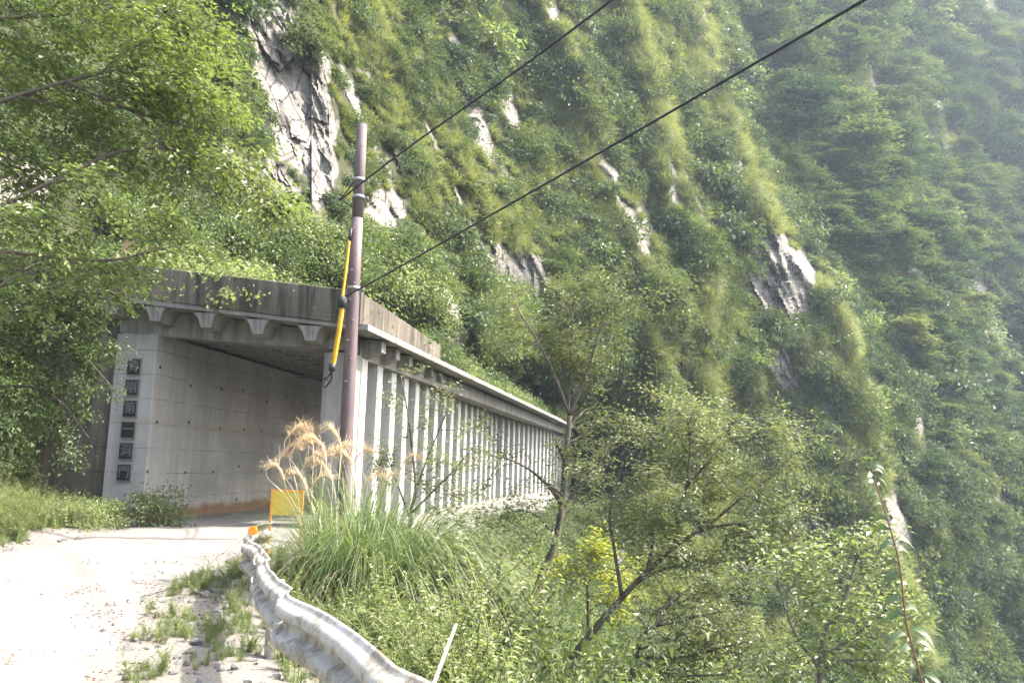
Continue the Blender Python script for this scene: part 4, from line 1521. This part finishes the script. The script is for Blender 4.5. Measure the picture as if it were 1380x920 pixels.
T.done('pale_sapling', tb, 'light green feathery sapling at the bottom right beside the reddish stalk', 'sapling', M['lf_weed'], M['bark_grey'])

# tall stalk close by
st = [at(1262, 1010, 3.2), at(1240, 910, 3.2), at(1222, 840, 3.2), at(1212, 760, 3.2), at(1196, 700, 3.2), at(1180, 650, 3.2), at(1172, 622, 3.2)]
sb = gbase(st[0].x + .05, 3.2)
sk = empty('tall_stalk', sb, 'single tall reddish stalk with paired drooping leaves at the lower right', 'plant')
L = smooth_line([sb] + st, 8)
mb = MB()
mb.tube([v - sb for v in L], [.0052 - .0034 * k / (len(L) - 1) for k in range(len(L))], 8)
mb.build('stem', M['stem'], sk)
mb = MB()
rs = np.random.default_rng(601)
n = len(L)
for k in range(34):
    t_ = .22 + .78 * k / 34
    i = min(int(t_ * (n - 1)), n - 2)
    p_ = L[i] - sb
    a = rs.uniform(-1.1, 1.1) + (0 if k % 2 else math.pi)
    ln = (.075 - .035 * (t_ - .3)) * rs.uniform(.75, 1.25)
    side_ = Vector((math.cos(a), math.sin(a) * .6, 0)).normalized()
    ln *= rs.uniform(.8, 1.4)
    if rs.uniform() < .05: continue
    mid_ = [p_, p_ + side_ * ln * .35 + Vector((0, 0, .012)), p_ + side_ * ln * .7 + Vector((0, 0, -.004)), p_ + side_ * ln + Vector((0, 0, -.03 - rs.uniform(0, .02)))]
    up_ = Vector((rs.normal() * .5, -rs.uniform(.3, 1), rs.uniform(.2, .9))).normalized()
    wv = side_.cross(up_).normalized()
    V_ = []
    for q_, w_ in zip(mid_, (.02, .17, .14, .005)):
        V_ += [q_ - wv * w_ * ln - up_ * w_ * ln * -.25, q_, q_ + wv * w_ * ln + up_ * w_ * ln * .25]
    mb.add(V_, [(r_ * 3 + c_, r_ * 3 + c_ + 1, r_ * 3 + c_ + 4, r_ * 3 + c_ + 3) for r_ in range(3) for c_ in range(2)], 0, rs.uniform(.3, .9), True)
for k in range(9):
    a = k * .7
    mb.leaves([L[-1] - sb], [(math.cos(a), math.sin(a), .8)], [(0, -.3, 1)], .035, .012, .85)
mb.build('leaves', M['lf_stalk'], sk)

# dry cane leaning over the weeds
c0, c1 = at(575, 945, 3.9), at(615, 840, 3.9)
mb = MB()
mb.tube([c0 + (c0 - c1) * .9, c0, c1], [.011, .010, .006], 8)
o = tag(mb.build('dry_cane', M['cane']), 'pale dry broken cane leaning in the weeds behind the guardrail', 'cane')

# pampas clump with plumes
pc0 = gbase(at(462, 745, 11.8).x, 11.8)
pg = empty('pampas_grass', pc0, 'big clump of arching pampas grass with pinkish dry plumes at the foot of the pole', 'grass clump')
mb = MB()
rs = np.random.default_rng(611)
n = 2200
az = rs.uniform(0, 6.283, n)
rr = .8 * np.sqrt(rs.uniform(0, 1, n))
s = np.abs(rs.normal(0, .42, n)) + .06
D = np.stack([np.cos(az) * s, np.sin(az) * s, np.ones(n)], 1) + [.12, -.05, 0]
mb.blades(np.stack([rr * np.cos(az) * 1.15 + .5, rr * np.sin(az), np.full(n, 0.)], 1), D, rs.uniform(.9, 2.6, n), rs.uniform(.008, .02, n), rs.uniform(1.4, 4.2, n), np.clip(rs.normal(.5, .22, n), 0, 1), 0, 6)
mb.build('blades', M['pampas'], pg)
mb = MB()
n = 260
az = rs.uniform(0, 6.283, n)
rr = .8 * np.sqrt(rs.uniform(0, 1, n))
s_ = np.abs(rs.normal(0, .6, n)) + .15
D = np.stack([np.cos(az) * s_, np.sin(az) * s_, np.ones(n)], 1)
mb.blades(np.stack([rr * np.cos(az) * 1.15 + .5, rr * np.sin(az), np.full(n, 0.)], 1), D, rs.uniform(.7, 2.1, n), rs.uniform(.006, .014, n), rs.uniform(2.5, 6, n), rs.uniform(0, 1, n), 0, 6)
mb.build('dry_blades', M['plume'], pg)
for k, (x, y, dep, hz) in enumerate([(415, 580, 11.7, .55), (388, 600, 11.5, .5), (402, 592, 11.9, .5), (432, 592, 11.6, .55), (445, 604, 11.9, .55), (457, 600, 11.4, .6),
                                     (470, 612, 11.7, .5), (484, 608, 11.9, .5), (420, 612, 11.4, .5), (378, 628, 11.3, .3), (372, 612, 11.6, .35), (498, 640, 11.8, .4), (440, 625, 11.3, .45), (548, 615, 12, .35), (396, 575, 11.6, .5), (452, 578, 12.1, .5), (520, 640, 12, .4), (428, 640, 11.2, .4), (408, 640, 11.2, .35)]):
    tip = at(x, y, dep) - pc0
    foot = Vector((tip.x * .35 + rs.normal() * .1, rs.normal() * .2, 0))
    sd_ = 1 if k % 3 else -1
    axis_ = smooth_line([foot, foot.lerp(tip, .6) + Vector((-.03 * sd_, 0, .05)), tip + Vector((-.1 * sd_, 0, -.3)), tip + Vector((-.04 * sd_, 0, -.1)), tip + Vector((.07 * sd_, 0, .0)), tip + Vector((.2 * sd_, 0, -.06))], 6)
    mb = MB()
    mb.tube(axis_, .005, 4, 1, cap=False)
    m_ = 170
    f = rs.uniform(0, 1, m_)
    st0 = axis_[-1].lerp(axis_[-8], 1)
    bs = np.array([(lambda q_: axis_[-1 - int(q_)].lerp(axis_[-2 - int(q_)], q_ % 1))(float(v) * 16) for v in f])
    sgn = 1 if k % 3 else -1
    D = np.stack([rs.normal(0, .32, m_) + sgn * .55, rs.normal(0, .35, m_), rs.uniform(.2, 1.1, m_)], 1)
    mb.blades(bs, D, rs.uniform(.07, .27, m_) * (hz + .5), .0042, rs.uniform(.8, 3.2, m_), rs.uniform(0, 1, m_), 0, 4)
    mb.build('plume', [M['plume'], M['cane']], pg)

# shrubs in their own places: on the shed roof, at the portal, on the bank
sun_k = [shrub_mesh('roof_shrub', [M['lf_sun'], M['bark_grey']], 1, 1.1, 60, 34, .11, 620 + k) for k in range(2)]
weed_k = [shrub_mesh('roof_shrub', [M['lf_weed'], M['bark_grey']], 1, 1.0, 60, 34, .10, 630 + k) for k in range(2)]
pal_k = [shrub_mesh('roof_shrub', [M['lf_mid'], M['bark_grey']], 1, 1.15, 60, 34, .11, 640 + k) for k in range(2)]
rk = sun_k + weed_k + pal_k
rs = np.random.default_rng(651)
cnt = 0
for x in np.arange(-4.2, 6, 1.1):
    for y in np.arange(.6, 30, 1.75):
        xx, yy = x + rs.uniform(-.4, .4), y + rs.uniform(-.6, .6)
        if xx > 5.15: continue
        s = rs.uniform(.65, 1.25) * (1.0 if x > 3 else 1.25)
        o = bpy.data.objects.new('roof_shrub', rk[int(rs.integers(0, 6))])
        COL.objects.link(o)
        o.location = gl(xx, yy, 5.4 + rz_(max(xx, -1)))
        o.scale = (s, s, s * rs.uniform(.9, 1.3))
        o.rotation_euler = (0, 0, rs.uniform(0, 6.28))
        tag(o, 'bright green shrub growing on the roof of the concrete shed', 'shrub', 'shrubs on the shed roof')
        cnt += 1
hk = [shrub_mesh('hillside_shrub', [M[m_], M['bark_grey']], 1, 1.15, 70, 36, .10, 690 + k) for k, m_ in enumerate(('lf_sun', 'lf_weed', 'lf_sun', 'lf_mid'))]
q, p, nr, m = slope_points(120, 692, (150, 690, 215, 480), lambda x, y, r_: (y > np.interp(x, [150, 330, 480, 690], [300, 290, 330, 400])), .5, .5)
for k in range(len(p)):
    o = bpy.data.objects.new('hillside_shrub', hk[int(rs.integers(0, 4))])
    COL.objects.link(o)
    s = float(p[k][1] / 34 * rs.uniform(.8, 1.5))
    o.location = p[k] - Vector((0, 0, .2))
    o.scale = (s, s, s * rs.uniform(.9, 1.3))
    o.rotation_euler = (0, 0, rs.uniform(0, 6.28))
    tag(o, 'bright leafy shrub on the hillside just above the shed roof', 'shrub', 'shrubs above the shed roof')
for x, y, d, s, k, lb in [(215, 690, 20.3, .85, 'lf_mid', 'dark green bush at the foot of the wall corner under the plaques'),
                          (115, 690, 18.6, .6, 'lf_weed', 'small pale bush on the bank left of the plaques'),
                          (150, 640, 19.5, .55, 'lf_sun', 'bright small bush against the dark wing wall')]:
    o = bpy.data.objects.new('bush', shrub_mesh('bush', [M[k], M['bark_grey']], 1, 1.2, 70, 34, .085, 660 + x))
    COL.objects.link(o)
    b = at(x, y, d)
    o.location = (b.x, d, float(ground_z(b.x, d)) - .05)
    o.scale = (s,) * 3
    tag(o, lb, 'bush')
for k in range(34):
    y = rs.uniform(8.8, 46)
    o = bpy.data.objects.new('roof_shrub', rk[int(rs.integers(0, 6))])
    COL.objects.link(o)
    s = rs.uniform(.5, 1.1)
    o.location = gl(rs.uniform(4.8, 5.6), y, 5.42 + rz_(5.6))
    o.scale = (s, s, s)
    o.rotation_euler = (0, 0, rs.uniform(0, 6.28))
    tag(o, 'bright green shrub growing on the roof of the concrete shed', 'shrub', 'shrubs on the shed roof')
tk_ = [shrub_mesh('thicket_shrub', [M[m_], M['bark_grey']], 1, 1.35, 64, 36, .075, 860 + k) for k, m_ in enumerate(('lf_weed', 'lf_mid', 'lf_olive', 'lf_dark'))]
for k in range(34):
    y = rs.uniform(9, 19)
    x = float(np.interp(y, EDGE[:, 0], EDGE[:, 1])) + rs.uniform(2.6, 8.5)
    o = bpy.data.objects.new('thicket_shrub', tk_[int(rs.integers(0, 4))])
    COL.objects.link(o)
    s = rs.uniform(.7, 1.35)
    o.location = (x, y, float(ground_z(x, y)) - .1)
    o.scale = (s, s, s * rs.uniform(1, 1.5))
    o.rotation_euler = (0, 0, rs.uniform(0, 6.28))
    tag(o, 'bushy shrub in the thicket between the guardrail weeds and the leaning tree', 'shrub', 'shrubs of the thicket below the road')
# bushes standing on the bank before the wing wall
bk = [shrub_mesh('bank_shrub', [M['lf_dark'], M['bark_grey']], 1, 1.2, 60, 34, .09, 670), shrub_mesh('bank_shrub', [M['lf_mid'], M['bark_grey']], 1, 1.2, 60, 34, .09, 671)]
for k in range(26):
    x, y = rs.uniform(-15.5, -10.8), rs.uniform(11.5, 20.6)
    o = bpy.data.objects.new('bank_shrub', bk[k % 2])
    COL.objects.link(o)
    s = rs.uniform(.6, 1.15)
    o.location = (x, y, float(ground_z(x, y)) - .05)
    o.scale = (s, s, s)
    o.rotation_euler = (0, 0, rs.uniform(0, 6.28))
    tag(o, 'leafy green shrub on the steep bank left of the portal', 'shrub', 'shrubs on the left bank')

# --- weeds, grass, stones and dead leaves near the road
wk = [weed_mesh('weed', [M['lf_weed'], M['stalk_green']], 11, .75, .075, 700 + k) for k in range(3)] + [weed_mesh('weed', [M['lf_sun'], M['stalk_green']], 11, .7, .08, 710 + k) for k in range(2)]
tw = [weed_mesh('tall weed', [M['lf_weed'], M['stalk_green']], 6, 1.25, .07, 715 + k, .55) for k in range(2)]
gk = [tuft_mesh('tuft', M['grass'], 80, .62, .009, .45, 1.8, .1, 720 + k) for k in range(3)]


def near_points(n, seed, f):
    rs = np.random.default_rng(seed)
    x, y = rs.uniform(-15, 12, n), rs.uniform(1.5, 30, n)
    d = x - np.interp(y, EDGE[:, 0], EDGE[:, 1])
    e = np.interp(y, LEFT[:, 0], LEFT[:, 1]) - x
    ok = f(x, y, d, e, rs)
    x, y = x[ok], y[ok]
    return np.stack([x, y, ground_z(x, y)], 1)


shed_in = lambda x, y: (y > 21.0) & (x < np.interp(y, EDGE[:, 0], EDGE[:, 1]) + .5)
P1 = near_points(22000, 731, lambda x, y, d, e, r: (d > .22) & (d < 9) & ~shed_in(x, y) & (r.uniform(0, 1, len(x)) < .95))
scatter('shoulder_weeds', wk + gk[:2] + tw[:1], P1, np.stack([rng.normal(0, .15, len(P1)), rng.normal(0, .15, len(P1)), rng.uniform(0, 6.28, len(P1))], 1),
        rng.uniform(.5, 1.1, len(P1)) * np.clip((P1[:, 0] - np.interp(P1[:, 1], EDGE[:, 0], EDGE[:, 1])) / 1.5, .45, 1) * np.clip(P1[:, 1] / 6, .5, 1),
        'tangled pale green weeds on the slope behind the guardrail', 'weeds', 732)
P2 = near_points(60000, 741, lambda x, y, d, e, r: (((d > -1.0) & (d < np.where(y < 7, -.28, .1)) & (y > 4.4) & (y < 16) & (fbm(x / .7, y / .9, 0, 3, 742) > .05) & (r.uniform(0, 1, len(x)) < .8)) | ((e > .35) & (e < 3.2) & (y < 21) & (fbm(x / .9, y / .9, 0, 3, 743) > -.5)) | ((d > .2) & (d < 1.2) & (r.uniform(0, 1, len(x)) < .3) & (y < 20))))
scatter('verge_grass', gk + wk[:2], P2, np.stack([rng.normal(0, .15, len(P2)), rng.normal(0, .15, len(P2)), rng.uniform(0, 6.28, len(P2))], 1),
        rng.uniform(.09, .3, len(P2)) * np.where(P2[:, 0] < np.interp(P2[:, 1], LEFT[:, 0], LEFT[:, 1]), 2.3, 1.0), 'patchy short grass along both verges of the road', 'grass', 744)


def stone_mesh(seed):
    rs = np.random.default_rng(seed)
    import bmesh
    b = bmesh.new()
    bmesh.ops.create_icosphere(b, subdivisions=2, radius=1)
    V = np.array([v.co[:] for v in b.verts])
    F = np.array([[v.index for v in f.verts] for f in b.faces])
    b.free()
    V = V * (1 + .5 * worley(V[:, 0] * 1.1 + seed, V[:, 1] * 1.1, V[:, 2] * 1.1, seed))[:, None] * [1, rs.uniform(.6, .95), rs.uniform(.45, .75)]
    mb = MB()
    mb.add(V, F, 0)
    return mb.mesh('stone', M['stone'])


sk_ = [stone_mesh(800 + k) for k in range(5)]
P3 = near_points(60000, 751, lambda x, y, d, e, r: (((d > -1.1) & (d < .15) & (y < 16) & (r.uniform(0, 1, len(x)) < .5)) | ((e > -.5) & (e < 1.6) & (y < 22) & (r.uniform(0, 1, len(x)) < np.exp(-np.abs(e - .15) / .5)) & (fbm(x / .8, y / .8, 2, 3, 752) > -.15))))
scl = np.exp(rng.normal(-3.9, .65, len(P3)))
scatter('gravel', sk_, P3, rng.uniform(0, 6.28, (len(P3), 3)) * [.15, .15, 1], np.clip(scl, .006, .11), 'loose pale stones and gravel along the road edges', 'gravel', 753)
lk = []
for k in range(3):
    mb = MB()
    n = 14
    rs2 = np.random.default_rng(760 + k)
    L = rs2.uniform(.025, .055, n)
    mb.leaves(rs2.normal(0, .12, (n, 3)) * [1, 1, .0] + [0, 0, .012], rs2.normal(size=(n, 3)) * [1, 1, .15], [(0, 0, 1)] * n + rs2.normal(0, .25, (n, 3)), L, L * .55, rs2.uniform(0, 1, n))
    lk.append(mb.mesh('dead leaves', M['litter']))
P4 = near_points(16000, 761, lambda x, y, d, e, r: ((d > -3.2) & (d < .1) & (y < 15) & (r.uniform(0, 1, len(x)) < .45 * np.exp(-np.abs(d + 1.15) / .45) + .012) & (fbm(x / .6, y / .8, 4, 3, 762) > -.2)))
P4[:, 2] = .035
scatter('leaf_litter', lk, P4, np.stack([np.zeros(len(P4)), np.zeros(len(P4)), rng.uniform(0, 6.28, len(P4))], 1), rng.uniform(.7, 1.3, len(P4)), 'fallen reddish brown leaves on the road edge by the guardrail', 'leaf litter', 763)

# scrub filling the drop below the road, out to the foot of the far slope
rs = np.random.default_rng(771)
x, y = rs.uniform(-3, 42, 9000), rs.uniform(5, 85, 9000)
d = x - np.interp(y, EDGE[:, 0], EDGE[:, 1])
ok = (d > np.where(y > 36, .7, 2.6)) & (d < 30) & (rs.uniform(0, 1, len(x)) < np.clip(1.3 - y / 90, .3, 1))
x, y = x[ok], y[ok]
fine_ = [shrub_mesh('slope scrub', [M[m_], M['bark_grey']], 1, 1.1, 44, 30, .11, 775 + k) for k, m_ in enumerate(('lf_mid', 'lf_dark', 'lf_olive', 'lf_sun', 'lf_mid'))]
scatter('slope_scrub', fine_, np.stack([x, y, ground_z(x, y) - .1], 1), np.stack([rs.normal(0, .2, len(x)), rs.normal(0, .2, len(x)), rs.uniform(0, 6.28, len(x))], 1),
        rs.uniform(.45, 1.0, len(x)), 'dense green scrub on the steep slope below the road', 'scrub', 772)

# bushes outside the pillars, sun glare put into their whitish leaf colour
pk = [shrub_mesh('pale_bush', [M['lf_pale'], M['bark_grey']], 1, .9, 60, 34, .10, 680 + k) for k in range(2)]
rs = np.random.default_rng(681)
for k in range(22):
    y = rs.uniform(2.5, 26)
    b = gl(WX + rs.uniform(.9, 2.6), y, 0)
    o = bpy.data.objects.new('pale_bush', pk[k % 2])
    COL.objects.link(o)
    s = rs.uniform(.6, 1.0)
    o.location = (b.x, b.y, float(ground_z(b.x, b.y)) - .1)
    o.scale = (s, s, s)
    o.rotation_euler = (0, 0, rs.uniform(0, 6.28))
    tag(o, 'whitish sunlit bush on the slope just outside the shed pillars', 'bush', 'pale bushes below the pillars')

# ------------------------------------------------------------------ air
mb = MB()
lo, hi = P.min(0), P.max(0)
mb.box(-330, 420, -40, 420, -60, 260)
hz = mb.build('haze', [])
t = bpy.data.materials.new('valley_haze')
t.use_nodes = True
nt = t.node_tree
nt.nodes.remove(nt.nodes['Principled BSDF'])
pv = nt.nodes.new('ShaderNodeVolumePrincipled')
pv.inputs['Color'].default_value = (.68, .83, 1.0, 1)
pv.inputs['Density'].default_value = .00038
pv.inputs['Anisotropy'].default_value = .4
nt.links.new(pv.outputs[0], nt.nodes['Material Output'].inputs['Volume'])
hz.data.materials.append(t)
tag(hz, 'thin bluish haze filling the gorge', 'haze', kind='stuff')
